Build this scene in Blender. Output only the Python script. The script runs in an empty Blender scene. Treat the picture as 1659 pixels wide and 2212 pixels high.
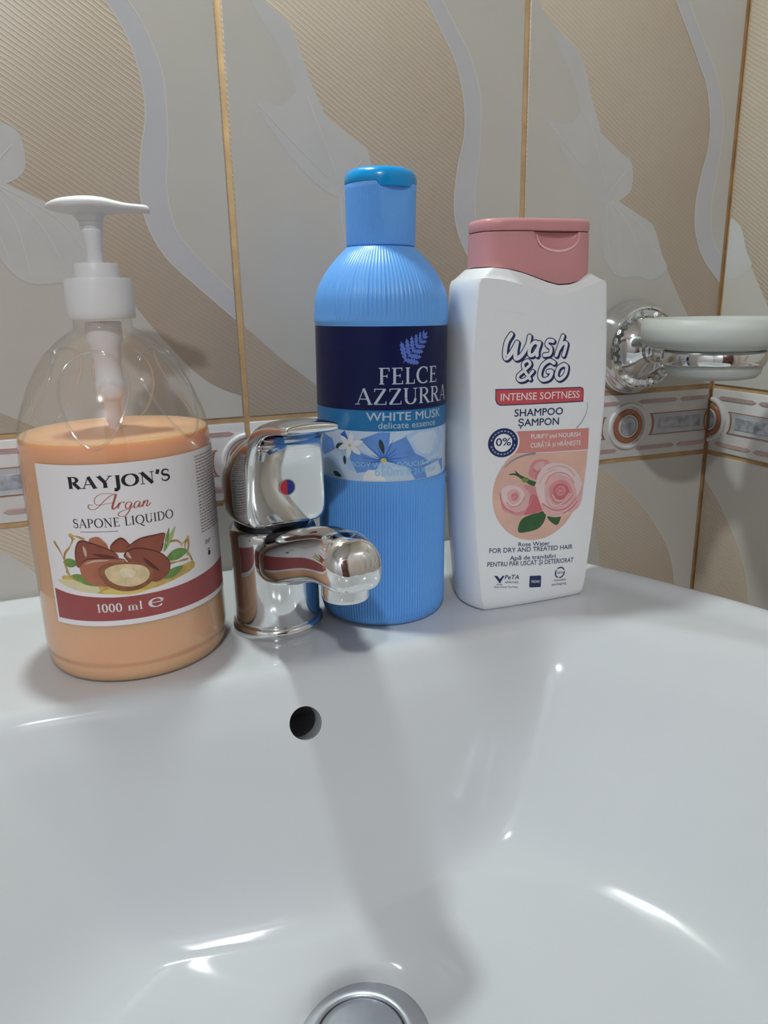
import bpy, bmesh, math, random
from mathutils import Vector, Matrix, geometry
random.seed(7)
sc = bpy.context.scene
COL = sc.collection
K = 0.001            # everything below is written in millimetres
Z0 = 850.0           # height of the washbasin deck above the floor
PI = math.pi

# ------------------------------------------------------------------ camera
def look(yaw, pitch, roll):
    f = Vector((math.sin(yaw)*math.cos(pitch), math.cos(yaw)*math.cos(pitch), -math.sin(pitch)))
    r = Vector((math.cos(yaw), -math.sin(yaw), 0)); u = r.cross(f)
    r2 = r*math.cos(roll)+u*math.sin(roll); u2 = -r*math.sin(roll)+u*math.cos(roll)
    return Matrix((r2, u2, -f)).transposed()
cam = bpy.data.objects.new('camera', bpy.data.cameras.new('camera')); COL.objects.link(cam)
cam.data.sensor_fit = 'VERTICAL'; cam.data.sensor_height = 36.0; cam.data.sensor_width = 27.0
cam.data.lens = 1598.0/2212*36
cam.data.clip_start = 0.01
cam.matrix_world = Matrix.Translation((-0.4594, -0.4823, (Z0+175)*K)) @ look(0.34318, 0.27573, -0.022053).to_4x4()
sc.camera = cam

# ------------------------------------------------------------------ world, lights, exposure
w = bpy.data.worlds.new('world'); sc.world = w; w.use_nodes = True
w.node_tree.nodes['Background'].inputs[0].default_value = (0.9, 0.95, 1, 1)
w.node_tree.nodes['Background'].inputs[1].default_value = 0.05
vs = sc.view_settings
vs.view_transform = 'Standard'; vs.look = 'None'; vs.gamma = 1.0; vs.use_curve_mapping = False
vs.exposure = 0.0
cy_ = sc.cycles; cy_.max_bounces = 6; cy_.diffuse_bounces = 4; cy_.glossy_bounces = 4; cy_.transmission_bounces = 5; cy_.transparent_max_bounces = 10; cy_.caustics_reflective = False; cy_.caustics_refractive = False
cy_.use_adaptive_sampling = True; cy_.adaptive_threshold = 0.04
def area(name, loc, size, power, col, rot=(0, 0, 0), shape='DISK', sy=None):
    l = bpy.data.lights.new(name, 'AREA'); l.shape = shape; l.size = size; l.energy = power; l.color = col
    if sy: l.size_y = sy
    o = bpy.data.objects.new(name, l); COL.objects.link(o); o.location = loc; o.rotation_euler = rot
    return o
SPOT = (-0.445, -0.028, (Z0+700)*K)      # mirror lamp on the back wall, above the picture
ROOMLAMP = (-0.95, -1.65, 2.33)
area('mirror_lamp_glow', (SPOT[0], SPOT[1], SPOT[2]-0.012), 0.045, 2.3, (0.88, 1.0, 0.96))
area('ceiling_lamp_glow', (ROOMLAMP[0], ROOMLAMP[1], ROOMLAMP[2]-0.012), 0.11, 17.8, (0.88, 0.935, 1.0))

# ------------------------------------------------------------------ helpers
def lin(h):
    h = h.lstrip('#'); o = []
    for i in (0, 2, 4):
        v = int(h[i:i+2], 16)/255; o.append(v/12.92 if v <= 0.04045 else ((v+0.055)/1.055)**2.4)
    return tuple(o)
MATS = {}
def mat(name, col, rough=0.5, metal=0.0, spec=0.5, noise=0.0, nscale=40.0, bump=0.0, coat=0.0, sss=0.0, trans=0.0, ior=1.5, emit=0.0, sssr=(1, .5, .3)):
    if name in MATS: return MATS[name]
    if isinstance(col, str): col = lin(col)
    m = bpy.data.materials.new(name); m.use_nodes = True; nt = m.node_tree; b = nt.nodes['Principled BSDF']
    b.inputs['Base Color'].default_value = (*col, 1); b.inputs['Roughness'].default_value = rough
    b.inputs['Metallic'].default_value = metal; b.inputs['Specular IOR Level'].default_value = spec
    b.inputs['IOR'].default_value = ior
    if coat: b.inputs['Coat Weight'].default_value = coat; b.inputs['Coat Roughness'].default_value = 0.05
    if sss:
        b.inputs['Subsurface Weight'].default_value = sss; b.inputs['Subsurface Radius'].default_value = sssr
        b.inputs['Subsurface Scale'].default_value = 0.012
    if trans: b.inputs['Transmission Weight'].default_value = trans
    if emit:
        b.inputs['Emission Color'].default_value = (*col, 1); b.inputs['Emission Strength'].default_value = emit
    if noise or bump:
        tc = nt.nodes.new('ShaderNodeTexCoord'); n = nt.nodes.new('ShaderNodeTexNoise'); n.inputs['Scale'].default_value = nscale
        n.inputs['Detail'].default_value = 4
        nt.links.new(tc.outputs['Object'], n.inputs['Vector'])
        if noise:
            r = nt.nodes.new('ShaderNodeValToRGB')
            r.color_ramp.elements[0].position = 0.3; r.color_ramp.elements[1].position = 0.7
            r.color_ramp.elements[0].color = (*[c*(1-noise) for c in col], 1); r.color_ramp.elements[1].color = (*[min(1, c*(1+noise)) for c in col], 1)
            nt.links.new(n.outputs['Fac'], r.inputs['Fac']); nt.links.new(r.outputs['Color'], b.inputs['Base Color'])
        if bump:
            bp = nt.nodes.new('ShaderNodeBump'); bp.inputs['Strength'].default_value = bump; bp.inputs['Distance'].default_value = 0.001
            nt.links.new(n.outputs['Fac'], bp.inputs['Height']); nt.links.new(bp.outputs['Normal'], b.inputs['Normal'])
    MATS[name] = m
    return m
def link(name, me, parent=None):
    o = bpy.data.objects.new(name, me); COL.objects.link(o)
    if parent is not None: o.parent = parent
    return o
def tag(o, label=None, cat=None, kind=None, group=None):
    if label: o['label'] = label
    if cat: o['category'] = cat
    if kind: o['kind'] = kind
    if group: o['group'] = group
    return o
def empty(name, x, y, z, rz=0.0, label=None, cat=None, ry=0.0):
    o = bpy.data.objects.new(name, None); COL.objects.link(o); o.empty_display_size = 0.02
    o.location = (x*K, y*K, (z+Z0)*K); o.rotation_euler = (0, ry, rz)
    return tag(o, label, cat)
def make_mesh(name, verts, faces, mats, smooth=True, fm=None, sharp=None):
    me = bpy.data.meshes.new(name); me.from_pydata([(a*K, b*K, c*K) for a, b, c in verts], [], faces)
    for m in (mats if isinstance(mats, (list, tuple)) else [mats]): me.materials.append(m)
    if fm: me.polygons.foreach_set('material_index', fm)
    me.polygons.foreach_set('use_smooth', [smooth]*len(me.polygons)); me.update()
    bm = bmesh.new(); bm.from_mesh(me); bmesh.ops.recalc_face_normals(bm, faces=bm.faces[:]); bm.to_mesh(me); bm.free()
    if smooth and sharp: me.set_sharp_from_angle(angle=math.radians(sharp))
    return me
def obj(name, verts, faces, mats, parent=None, smooth=True, fm=None, sharp=None):
    return link(name, make_mesh(name, verts, faces, mats, smooth, fm, sharp), parent)
def catmull(pts, n, closed=False):
    P = [Vector(p) for p in pts]; out = []; m = len(P); segs = m if closed else m-1
    for i in range(segs):
        if closed: a, b, c, d = P[(i-1) % m], P[i], P[(i+1) % m], P[(i+2) % m]
        else: a, b, c, d = P[max(i-1, 0)], P[i], P[i+1], P[min(i+2, m-1)]
        for k in range(n):
            t = k/n
            out.append(0.5*((2*b)+(c-a)*t+(2*a-5*b+4*c-d)*t*t+(3*b-a-3*c+d)*t**3))
    if not closed: out.append(P[-1])
    return out
def loft(rings, cap0=True, cap1=True):
    n = len(rings[0]); v = [p for r in rings for p in r]; f = []
    for i in range(len(rings)-1):
        for j in range(n):
            k = (j+1) % n; f.append((i*n+j, i*n+k, (i+1)*n+k, (i+1)*n+j))
    if cap0: f.append(tuple(range(n-1, -1, -1)))
    if cap1: f.append(tuple((len(rings)-1)*n+j for j in range(n)))
    return v, f
def lathe(prof, n=96, cap0=True, cap1=True, mod=None, cx=0, cy=0):
    rings = []
    for r, z in prof:
        ring = []
        for j in range(n):
            a = 2*PI*j/n; rr = r+(mod(a, z, r) if mod else 0)
            ring.append((cx+rr*math.cos(a), cy+rr*math.sin(a), z))
        rings.append(ring)
    return loft(rings, cap0, cap1)
def box_v(x0, x1, y0, y1, z0, z1):
    v = [(x, y, z) for x in (x0, x1) for y in (y0, y1) for z in (z0, z1)]
    return v, [(0, 1, 3, 2), (4, 6, 7, 5), (0, 4, 5, 1), (2, 3, 7, 6), (0, 2, 6, 4), (1, 5, 7, 3)]
def bevel_box_mesh(name, x0, x1, y0, y1, z0, z1, m, b=1.0, seg=2):
    v, f = box_v(x0, x1, y0, y1, z0, z1); me = make_mesh(name, v, f, m, smooth=True)
    bm = bmesh.new(); bm.from_mesh(me); bmesh.ops.bevel(bm, geom=bm.edges[:], offset=b*K, segments=seg, affect='EDGES', profile=0.5)
    bm.to_mesh(me); bm.free()
    me.polygons.foreach_set('use_smooth', [True]*len(me.polygons)); me.set_sharp_from_angle(angle=math.radians(50))
    return me
def superell(hw, hd, n, count):
    o = []
    for j in range(count):
        a = 2*PI*j/count; c, s = math.cos(a), math.sin(a)
        o.append((hw*math.copysign(abs(c)**(2/n), c), hd*math.copysign(abs(s)**(2/n), s)))
    return o

# ------------------------------------------------------------------ flat print on curved surfaces
_fc = bpy.data.curves.new('lettering_source', 'FONT'); _fo = bpy.data.objects.new('lettering_source', _fc); COL.objects.link(_fo)
_cache = {}
def glyphs(body, bold=0.0, shear=0.0, space=1.0):
    key = (body, bold, shear, space)
    if key not in _cache:
        _fc.body = body; _fc.offset = bold; _fc.shear = shear; _fc.space_character = space; _fc.resolution_u = 3
        dg = bpy.context.evaluated_depsgraph_get(); dg.update()
        ev = _fo.evaluated_get(dg); me = ev.to_mesh()
        _cache[key] = ([(v.co.x, v.co.y) for v in me.vertices], [tuple(p.vertices) for p in me.polygons]); ev.to_mesh_clear()
    return _cache[key]
class Print:
    def __init__(s): s.v = []; s.f = []; s.m = []; s.mats = []
    def mi(s, m):
        if m not in s.mats: s.mats.append(m)
        return s.mats.index(m)
    def add(s, pts, faces, m, layer):
        o = len(s.v); s.n = getattr(s, 'n', 0)+1; layer = layer+.04*(s.n % 23); s.v += [(a, b, layer) for a, b in pts]; k = s.mi(m)
        for f in faces: s.f.append(tuple(i+o for i in f)); s.m.append(k)
    def poly(s, pts, m, layer=1):
        tr = geometry.tessellate_polygon([[Vector((a, b, 0)) for a, b in pts]])
        s.add(pts, tr, m, layer)
    def stroke(s, pts, wd, m, layer=1, closed=False):
        n = len(pts)
        if n < 2: return
        L = []
        for i in range(n):
            if closed: a, b = pts[i-1], pts[(i+1) % n]
            else: a, b = pts[max(i-1, 0)], pts[min(i+1, n-1)]
            t = Vector((b[0]-a[0], b[1]-a[1]));
            t = t.normalized() if t.length > 1e-9 else Vector((1, 0))
            ww = wd(i/(n-1), t) if callable(wd) else wd
            L.append(((pts[i][0]-t.y*ww/2, pts[i][1]+t.x*ww/2), (pts[i][0]+t.y*ww/2, pts[i][1]-t.x*ww/2)))
        P = [q for l in L for q in l]
        F = [(2*i, 2*i+1, 2*((i+1) % n)+1, 2*((i+1) % n)) for i in range(n if closed else n-1)]
        s.add(P, F, m, layer)
    def ellipse(s, cx, cy, rx, ry, m, layer=1, rot=0.0, n=28, squash=None):
        c, sn = math.cos(rot), math.sin(rot); P = []
        for j in range(n):
            a = 2*PI*j/n; x, y = rx*math.cos(a), ry*math.sin(a)
            if squash: y *= 1-squash*math.cos(a)
            P.append((cx+x*c-y*sn, cy+x*sn+y*c))
        s.add(P, [tuple(range(n))], m, layer)
    def ring(s, cx, cy, r, wd, m, layer=1, a0=0.0, a1=2*PI, n=48):
        P = [(cx+r*math.cos(a0+(a1-a0)*i/n), cy+r*math.sin(a0+(a1-a0)*i/n)) for i in range(n+1)]
        s.stroke(P, wd, m, layer)
    def leaf(s, x0, y0, x1, y1, wd, m, layer=1, bend=0.0, n=12):
        d = Vector((x1-x0, y1-y0)); nrm = Vector((-d.y, d.x)).normalized(); A = []; B = []
        for i in range(n+1):
            t = i/n; c = Vector((x0, y0))+d*t+nrm*(bend*4*t*(1-t)); h = wd/2*(math.sin(PI*t**0.85)**0.8 if 0 < t < 1 else 0)
            A.append(tuple(c+nrm*h)); B.append(tuple(c-nrm*h))
        s.poly(A+B[-2:0:-1], m, layer)
    def text(s, body, u0, u1, v0, cap, m, layer=2, bold=0.0, slope=0.0, shear=0.0, ref=0.682, space=1.0):
        V, F = glyphs(body, 0.0, shear, space); x0 = min(a for a, b in V); x1 = max(a for a, b in V)
        kx = (u1-u0)/(x1-x0); ky = cap/ref
        for du, dv in (((0, 0),) if not bold else ((-bold*kx, 0), (bold*kx, 0), (0, bold*ky), (0, -bold*ky))):
            s.add([(u0+du+(a-x0)*kx, v0+dv+b*ky+slope*(a-x0)*kx) for a, b in V], F, m, layer)
    def clip(s, u0, u1):
        s.clipr = (u0, u1); return s
    def mesh(s, name, mapper, step=2.0, base=0.03, dh=0.03):
        bm = bmesh.new(); vs_ = [bm.verts.new(p) for p in s.v]; bm.verts.ensure_lookup_table()
        for f, k in zip(s.f, s.m):
            if len(set(f)) < 3: continue
            try: q = bm.faces.new([vs_[i] for i in f]); q.material_index = k
            except ValueError: pass
        if getattr(s, 'clipr', None):
            for u, sg in ((s.clipr[0], -1), (s.clipr[1], 1)):
                bmesh.ops.bisect_plane(bm, geom=bm.verts[:]+bm.edges[:]+bm.faces[:], plane_co=(u, 0, 0), plane_no=(sg, 0, 0), clear_outer=True)
        if step:
            lo = min(v.co.x for v in bm.verts); hi = max(v.co.x for v in bm.verts); u = math.ceil(lo/step)*step
            while u < hi:
                bmesh.ops.bisect_plane(bm, geom=bm.verts[:]+bm.edges[:]+bm.faces[:], plane_co=(u, 0, 0), plane_no=(1, 0, 0)); u += step
        for v in bm.verts: v.co = Vector(mapper(v.co.x, v.co.y, base+dh*v.co.z))*K
        me = bpy.data.meshes.new(name); bm.to_mesh(me); bm.free()
        for m in s.mats: me.materials.append(m)
        me.polygons.foreach_set('use_smooth', [True]*len(me.polygons))
        return me
    def build(s, name, mapper, parent, step=2.0, base=0.03, dh=0.03):
        return link(name, s.mesh(name, mapper, step, base, dh), parent)

# roman capitals with thick and thin strokes: 'l' line, 'a' arc, 's' foot or head serif, 'c' curve
def _arc(cx, cy, rx, ry, a0, a1, n=18):
    return [(cx+rx*math.cos(math.radians(a0+(a1-a0)*i/n)), cy+ry*math.sin(math.radians(a0+(a1-a0)*i/n))) for i in range(n+1)]
ROMAN = {
 'A': (.86, [('t', [(.10, 0), (.43, 1)]), ('T', [(.43, 1), (.76, 0)]), ('t', [(.22, .34), (.64, .34)]), ('s', .10, 0), ('s', .76, 0)]),
 'C': (.84, [('n', _arc(.47, .5, .40, .49, 48, 312)), ('t', [(.74, .68), (.74, .96)])]),
 'D': (.88, [('T', [(.17, 0), (.17, 1)]), ('n', [(.17, .97)]+_arc(.36, .5, .42, .475, 90, -90)+[(.17, .03)]), ('s', .15, 0), ('s', .15, 1)]),
 'E': (.68, [('T', [(.17, 0), (.17, 1)]), ('t', [(.1, .97), (.58, .97)]), ('t', [(.17, .52), (.48, .52)]), ('t', [(.1, .03), (.62, .03)]), ('t', [(.57, .8), (.57, 1)]), ('t', [(.47, .42), (.47, .62)]), ('t', [(.61, 0), (.61, .22)]), ('s', .15, 0), ('s', .15, 1)]),
 'F': (.64, [('T', [(.17, 0), (.17, 1)]), ('t', [(.1, .97), (.58, .97)]), ('t', [(.17, .5), (.46, .5)]), ('t', [(.57, .78), (.57, 1)]), ('t', [(.46, .4), (.46, .6)]), ('s', .17, 0), ('s', .15, 1)]),
 'I': (.36, [('T', [(.18, 0), (.18, 1)]), ('s', .18, 0), ('s', .18, 1)]),
 'J': (.42, [('T', [(.26, 1), (.26, 0), (.23, -.14), (.14, -.22), (.02, -.2)]), ('s', .26, 1)]),
 'L': (.64, [('T', [(.17, 0), (.17, 1)]), ('t', [(.1, .03), (.58, .03)]), ('t', [(.57, 0), (.57, .26)]), ('s', .17, 0), ('s', .17, 1)]),
 'N': (.90, [('t', [(.16, 0), (.16, 1)]), ('T', [(.14, 1), (.74, 0)]), ('t', [(.74, 0), (.74, 1)]), ('s', .16, 0), ('s', .10, 1), ('s', .74, 1)]),
 'O': (.94, [('n', _arc(.47, .5, .40, .49, 0, 360, 30))]),
 'P': (.68, [('T', [(.17, 0), (.17, 1)]), ('n', [(.17, .97)]+_arc(.32, .73, .27, .24, 90, -90)+[(.17, .49)]), ('s', .17, 0), ('s', .15, 1)]),
 'Q': (.94, [('n', _arc(.47, .5, .40, .49, 0, 360, 30)), ('m', [(.45, .06), (.6, -.12), (.78, -.24), (.95, -.22)])]),
 'R': (.78, [('T', [(.17, 0), (.17, 1)]), ('n', [(.17, .97)]+_arc(.32, .74, .26, .23, 90, -90)+[(.17, .51)]), ('T', [(.36, .5), (.68, 0)]), ('s', .17, 0), ('s', .15, 1), ('s', .7, 0)]),
 'S': (.60, [('m', _arc(.31, .745, .21, .235, 30, 250)+_arc(.29, .26, .24, .25, 75, -150)), ('t', [(.5, .72), (.5, .95)]), ('t', [(.07, .06), (.07, .3)])]),
 'U': (.86, [('T', [(.18, 1), (.18, .36)]), ('n', _arc(.44, .34, .26, .33, 180, 360)), ('t', [(.70, .34), (.70, 1)]), ('s', .18, 1), ('s', .70, 1)]),
 'Y': (.82, [('T', [(.1, 1), (.42, .45)]), ('t', [(.74, 1), (.42, .45)]), ('T', [(.42, .47), (.42, 0)]), ('s', .1, 1), ('s', .72, 1), ('s', .42, 0)]),
 'Z': (.74, [('t', [(.1, .97), (.66, .97)]), ('T', [(.62, .97), (.12, .03)]), ('t', [(.08, .03), (.68, .03)]), ('t', [(.11, .8), (.11, 1)]), ('t', [(.67, 0), (.67, .22)])]),
 "'": (.26, [('T', [(.17, 1.08), (.15, .92), (.08, .70)])]),
 '0': (.56, [('n', _arc(.28, .5, .20, .48, 0, 360, 26))]),
 '1': (.44, [('T', [(.24, 0), (.24, 1)]), ('t', [(.24, .98), (.1, .86)]), ('s', .24, 0)]),
 'm': (.92, [('T', [(.14, 0), (.14, .62)]), ('T', [(.45, 0), (.45, .5)]), ('T', [(.76, 0), (.76, .5)]), ('t', _arc(.30, .46, .15, .16, 170, 0, 10)), ('t', _arc(.61, .46, .15, .16, 170, 0, 10)), ('s', .14, 0), ('s', .45, 0), ('s', .76, 0)]),
 'l': (.34, [('T', [(.17, 0), (.17, 1)]), ('s', .17, 0)]),
 'e': (.80, [('n', _arc(.42, .36, .34, .35, -38, -345, 26)), ('t', [(.10, .38), (.76, .38)])]),
 ' ': (.36, []),
}
def roman(P, body, u0, u1, v0, cap, m, thick=.15, thin=.05, layer=2, slope=0.0, gap=.06):
    tot = sum(ROMAN[c][0]+gap for c in body)-gap; kx = (u1-u0)/tot; x = 0.0
    for c in body:
        wd, pr = ROMAN[c]
        def mp(q, x=x): 
            uu = (x+q[0])*kx
            return (u0+uu, v0+q[1]*cap+slope*uu)
        for p in pr:
            if p[0] == 's':
                y = p[2]; a = mp((p[1]-.13, y)); b = mp((p[1]+.13, y)); h = thin*cap*(0.9 if y == 0 else -0.9)
                P.add([a, b, (b[0], b[1]+h), (a[0], a[1]+h)], [(0, 1, 2, 3)], m, layer)
            else:
                pts = [mp(q) for q in p[1]]
                kk = kx if p[0] in 'TtmnN' else cap
                if p[0] == 'T': wf = thick*kx
                elif p[0] == 't': wf = thin*cap
                elif p[0] == 'm': wf = lambda t, d: (thin+(thick-thin)*math.sin(PI*t))*cap*.95
                else: wf = lambda t, d: (thin*cap+(thick*kx*1.05-thin*cap)*abs(d.y)**1.3)
                P.stroke(pts, wf, m, layer)
        x += wd+gap

# ------------------------------------------------------------------ materials
CERAMIC = mat('white_ceramic', (.655, .672, .695), .12, spec=.28, noise=.012, nscale=9)
CHROME = mat('chrome', (.80, .81, .82), .07, metal=1.0, noise=.03, nscale=60)
CHROME_DULL = mat('worn_chrome', (.50, .52, .56), .36, metal=1.0, noise=.12, nscale=45)
DARKGAP = mat('dark_gap_and_screen', (.02, .02, .022), .6, noise=.1)  # near-black: shade of the drain gap put into colour; also the aerator screen
GROUT = mat('tan_grout', (.58, .385, .195), .85, noise=.18, nscale=60, bump=.25)
WHITEPL = mat('white_plastic', (.80, .79, .80), .38, noise=.01)
PAPER = mat('label_paper', (.88, .835, .855), .42)

def tile_material():
    m = bpy.data.materials.new('beige_hatched_tile'); m.use_nodes = True; nt = m.node_tree; b = nt.nodes['Principled BSDF']; N = nt.nodes; L = nt.links
    geo = N.new('ShaderNodeNewGeometry'); sep = N.new('ShaderNodeSeparateXYZ'); L.new(geo.outputs['Position'], sep.inputs[0])
    # distance along the wall = x + y (one of them is constant on each wall)
    ad = N.new('ShaderNodeMath'); ad.operation = 'SUBTRACT'; L.new(sep.outputs['X'], ad.inputs[0]); L.new(sep.outputs['Y'], ad.inputs[1])
    cmb = N.new('ShaderNodeCombineXYZ'); L.new(ad.outputs[0], cmb.inputs['X']); L.new(sep.outputs['Z'], cmb.inputs['Y'])
    mp = N.new('ShaderNodeMapping'); mp.inputs['Rotation'].default_value = (0, 0, math.radians(-56)); L.new(cmb.outputs[0], mp.inputs[0])
    wv = N.new('ShaderNodeTexWave'); wv.inputs['Scale'].default_value = 125; wv.inputs['Distortion'].default_value = 2.2; wv.inputs['Detail'].default_value = 2; wv.inputs['Detail Scale'].default_value = .35
    L.new(mp.outputs[0], wv.inputs['Vector'])
    nz = N.new('ShaderNodeTexNoise'); nz.inputs['Scale'].default_value = 16; nz.inputs['Detail'].default_value = 3; L.new(cmb.outputs[0], nz.inputs['Vector'])
    ramp = N.new('ShaderNodeValToRGB'); ramp.color_ramp.elements[0].position = .52; ramp.color_ramp.elements[1].position = 1.0
    ramp.color_ramp.elements[0].color = (0, 0, 0, 1); ramp.color_ramp.elements[1].color = (1, 1, 1, 1); L.new(wv.outputs['Fac'], ramp.inputs['Fac'])
    mul = N.new('ShaderNodeMath'); mul.operation = 'MULTIPLY'; L.new(ramp.outputs['Color'], mul.inputs[0]); mul.inputs[1].default_value = .4
    c1 = N.new('ShaderNodeMix'); c1.data_type = 'RGBA'; L.new(nz.outputs['Fac'], c1.inputs['Factor'])
    c1.inputs['A'].default_value = (.50, .405, .305, 1); c1.inputs['B'].default_value = (.545, .465, .38, 1)
    c2 = N.new('ShaderNodeMix'); c2.data_type = 'RGBA'; L.new(mul.outputs[0], c2.inputs['Factor']); L.new(c1.outputs['Result'], c2.inputs['A']); c2.inputs['B'].default_value = (.575, .515, .445, 1)
    L.new(c2.outputs['Result'], b.inputs['Base Color'])
    bp = N.new('ShaderNodeBump'); bp.inputs['Strength'].default_value = .22; bp.inputs['Distance'].default_value = .0006; L.new(ramp.outputs['Color'], bp.inputs['Height']); L.new(bp.outputs['Normal'], b.inputs['Normal'])
    b.inputs['Roughness'].default_value = .3
    return m
TILE = tile_material()
SMOOTHZ = mat('smooth_grey_beige_print', (.585, .56, .515), .27, noise=.03, nscale=18)
RIBBON = mat('grey_lilac_ribbon_print', (.56, .56, .585), .25, noise=.03, nscale=25)
EDGE = mat('pale_cream_print_line', (.65, .62, .57), .27)
PETAL = mat('pale_grey_petal_print', (.59, .58, .57), .27, noise=.04, nscale=30)
VEIN = mat('petal_vein_print', (.66, .63, .62), .27)
BORDER = mat('border_tile_glaze', (.72, .70, .69), .22, noise=.05, nscale=50)
BROWN = mat('rust_brown_glaze', (.40, .155, .085), .22, noise=.12, nscale=120)
BLUEGREY = mat('mottled_blue_grey_glaze', (.42, .44, .49), .25, noise=.38, nscale=170)
PALEGREY = mat('pale_grey_glaze', (.55, .55, .575), .25, noise=.08, nscale=100)
PINKBAR = mat('dusty_pink_glaze', (.52, .36, .34), .25, noise=.1, nscale=120)

# ------------------------------------------------------------------ the room
def room_mat(name, col, kx=5.0):
    m = bpy.data.materials.new(name); m.use_nodes = True; nt = m.node_tree; b = nt.nodes['Principled BSDF']
    geo = nt.nodes.new('ShaderNodeNewGeometry'); br = nt.nodes.new('ShaderNodeTexBrick'); br.offset = 0
    sep = nt.nodes.new('ShaderNodeSeparateXYZ'); nt.links.new(geo.outputs['Position'], sep.inputs[0])
    ad = nt.nodes.new('ShaderNodeMath'); nt.links.new(sep.outputs['X'], ad.inputs[0]); nt.links.new(sep.outputs['Y'], ad.inputs[1])
    cmb = nt.nodes.new('ShaderNodeCombineXYZ'); nt.links.new(ad.outputs[0], cmb.inputs['X']); nt.links.new(sep.outputs['Z'], cmb.inputs['Y'])
    nt.links.new(cmb.outputs[0], br.inputs['Vector'])
    br.inputs['Scale'].default_value = 1; br.inputs['Brick Width'].default_value = .2; br.inputs['Row Height'].default_value = .3; br.inputs['Mortar Size'].default_value = .002
    br.inputs['Color1'].default_value = (*col, 1); br.inputs['Color2'].default_value = (*[c*.96 for c in col], 1); br.inputs['Mortar'].default_value = (.56, .39, .22, 1)
    nt.links.new(br.outputs['Color'], b.inputs['Base Color']); b.inputs['Roughness'].default_value = .3
    return m
WALLM = room_mat('beige_wall_tiling', (.66, .59, .50)); WALLP = room_mat('pale_wall_tiling', (.74, .735, .73))
CEIL = mat('ceiling_paint', (.80, .80, .79), .8, noise=.02)
FLOORM = mat('floor_stone', (.42, .37, .32), .4, noise=.12, nscale=6)
def slab(name, x0, x1, y0, y1, z0, z1, m, parent=None):
    v, f = box_v(x0, x1, y0, y1, z0-Z0, z1-Z0)
    v = [(a, b, c+Z0) for a, b, c in v]
    o = obj(name, v, f, m, parent, smooth=False)
    if parent is None: tag(o, kind='structure')
    return o
RX0, RY0, RH = -1900, -2000, 2400
wall_back = slab('wall_back', RX0, 60, 5, 65, 0, RH, WALLM)
wall_right = slab('wall_right', 5, 65, RY0, 5, 0, RH, WALLM)
wall_left = slab('wall_left', RX0-60, RX0, RY0, 5, 0, RH, WALLP)
wall_front = slab('wall_front', RX0, 5, RY0-60, RY0, 0, RH, WALLP)
slab('floor', RX0, 5, RY0, 5, -60, 0, FLOORM)
slab('ceiling', RX0, 5, RY0, 5, RH, RH+60, CEIL)
DOORM = mat('brown_door_wood', (.13, .055, .04), .35, noise=.25, nscale=5)
door = tag(link('door_1', bevel_box_mesh('door_1', -900, -120, RY0+1, RY0+42, 5, 2050, DOORM, 3)), kind='structure')
for z0, z1 in ((200, 950), (1100, 1900)):
    link('door_panel', bevel_box_mesh('door_panel', -800, -220, RY0+42, RY0+52, z0, z1, DOORM, 4), door)
v, f = lathe([(11, 0), (11, 8), (6, 10), (6, 45), (14, 48), (14, 60), (4, 64)], 24)
obj('door_handle', [(-840+a, RY0+42+c, 1030+b) for a, b, c in v], f, CHROME, door)

# tiles: outer face at y = 0 on the back wall and x = 0 on the right wall
G = 1.65                                     # half a grout joint
ZB0, ZB1 = 49.6, 103.7                      # border course between these joint centres
link('grout', bevel_box_mesh('grout', -985, 4, 1.3, 5.2, -260+Z0, 412+Z0, GROUT, .2, 1), wall_back)
link('grout', bevel_box_mesh('grout', 1.3, 5.2, -710, 4, -260+Z0, 412+Z0, GROUT, .2, 1), wall_right)

def sm(pts, n=5): return [tuple(p) for p in catmull(pts, n)]
RIB_L = sm([(96, 406), (112, 378), (128, 354), (139, 337), (149, 320), (154.5, 299), (155, 280), (151, 263), (148, 243), (149, 226), (154.5, 211), (163, 199), (180, 183), (200, 164.5)])
RIB_R = sm([(110, 406), (125, 376), (139, 355), (149, 340), (158.5, 326), (166, 305), (167, 289), (166, 266), (163, 243), (165, 223), (170, 213), (178, 203), (189, 191.5), (200, 181)])
LILY = sm([(0, 375), (13, 354), (32, 340), (43, 330), (52, 305), (61, 285), (78, 274), (88, 267), (88.5, 250), (78, 242), (97, 233), (111, 225), (120, 206), (126, 195), (152, 157), (176, 130), (200, 118)])
def tile_print():
    P = Print()
    P.poly(RIB_R+[(200, 406)], SMOOTHZ, 1)
    P.poly([(0, 406)]+[(0, 165)]+[(23, 143), (46, 124), (78, 106), (200, 106)]+LILY[::-1]+[(0, 375)], SMOOTHZ, 1)
    P.poly(RIB_L+RIB_R[::-1], RIBBON, 2)
    for l in (RIB_L, RIB_R): P.stroke(l, .9, EDGE, 3)
    # lily: bud above, open petals below
    P.poly(sm([(14, 352), (32, 340), (43, 330), (52, 305), (60, 286), (50, 284), (43, 300), (36, 318), (24, 335)], 4), PETAL, 2)
    P.poly(sm([(17, 293), (34, 290), (48, 300), (58, 288), (78, 274), (88, 267), (88.5, 250), (78, 242), (66, 240), (52, 248), (38, 262), (24, 280)], 4), PETAL, 2)
    P.poly(sm([(68, 246), (78, 242), (97, 233), (111, 225), (120, 206), (126, 195), (112, 187), (100, 190), (82, 190), (70, 202), (65, 222)], 4), PETAL, 3)
    for q in ([(20, 290), (40, 270), (62, 250)], [(50, 296), (58, 276), (68, 250)], [(84, 262), (74, 252), (68, 244)],
              [(70, 242), (80, 222), (84, 194)], [(72, 242), (92, 222), (104, 194)], [(73, 242), (100, 226), (116, 206)], [(69, 240), (70, 220), (74, 204)]):
        P.stroke(sm(q, 5), lambda t, d: .35+.5*(1-t), VEIN, 4)
    return P
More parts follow.
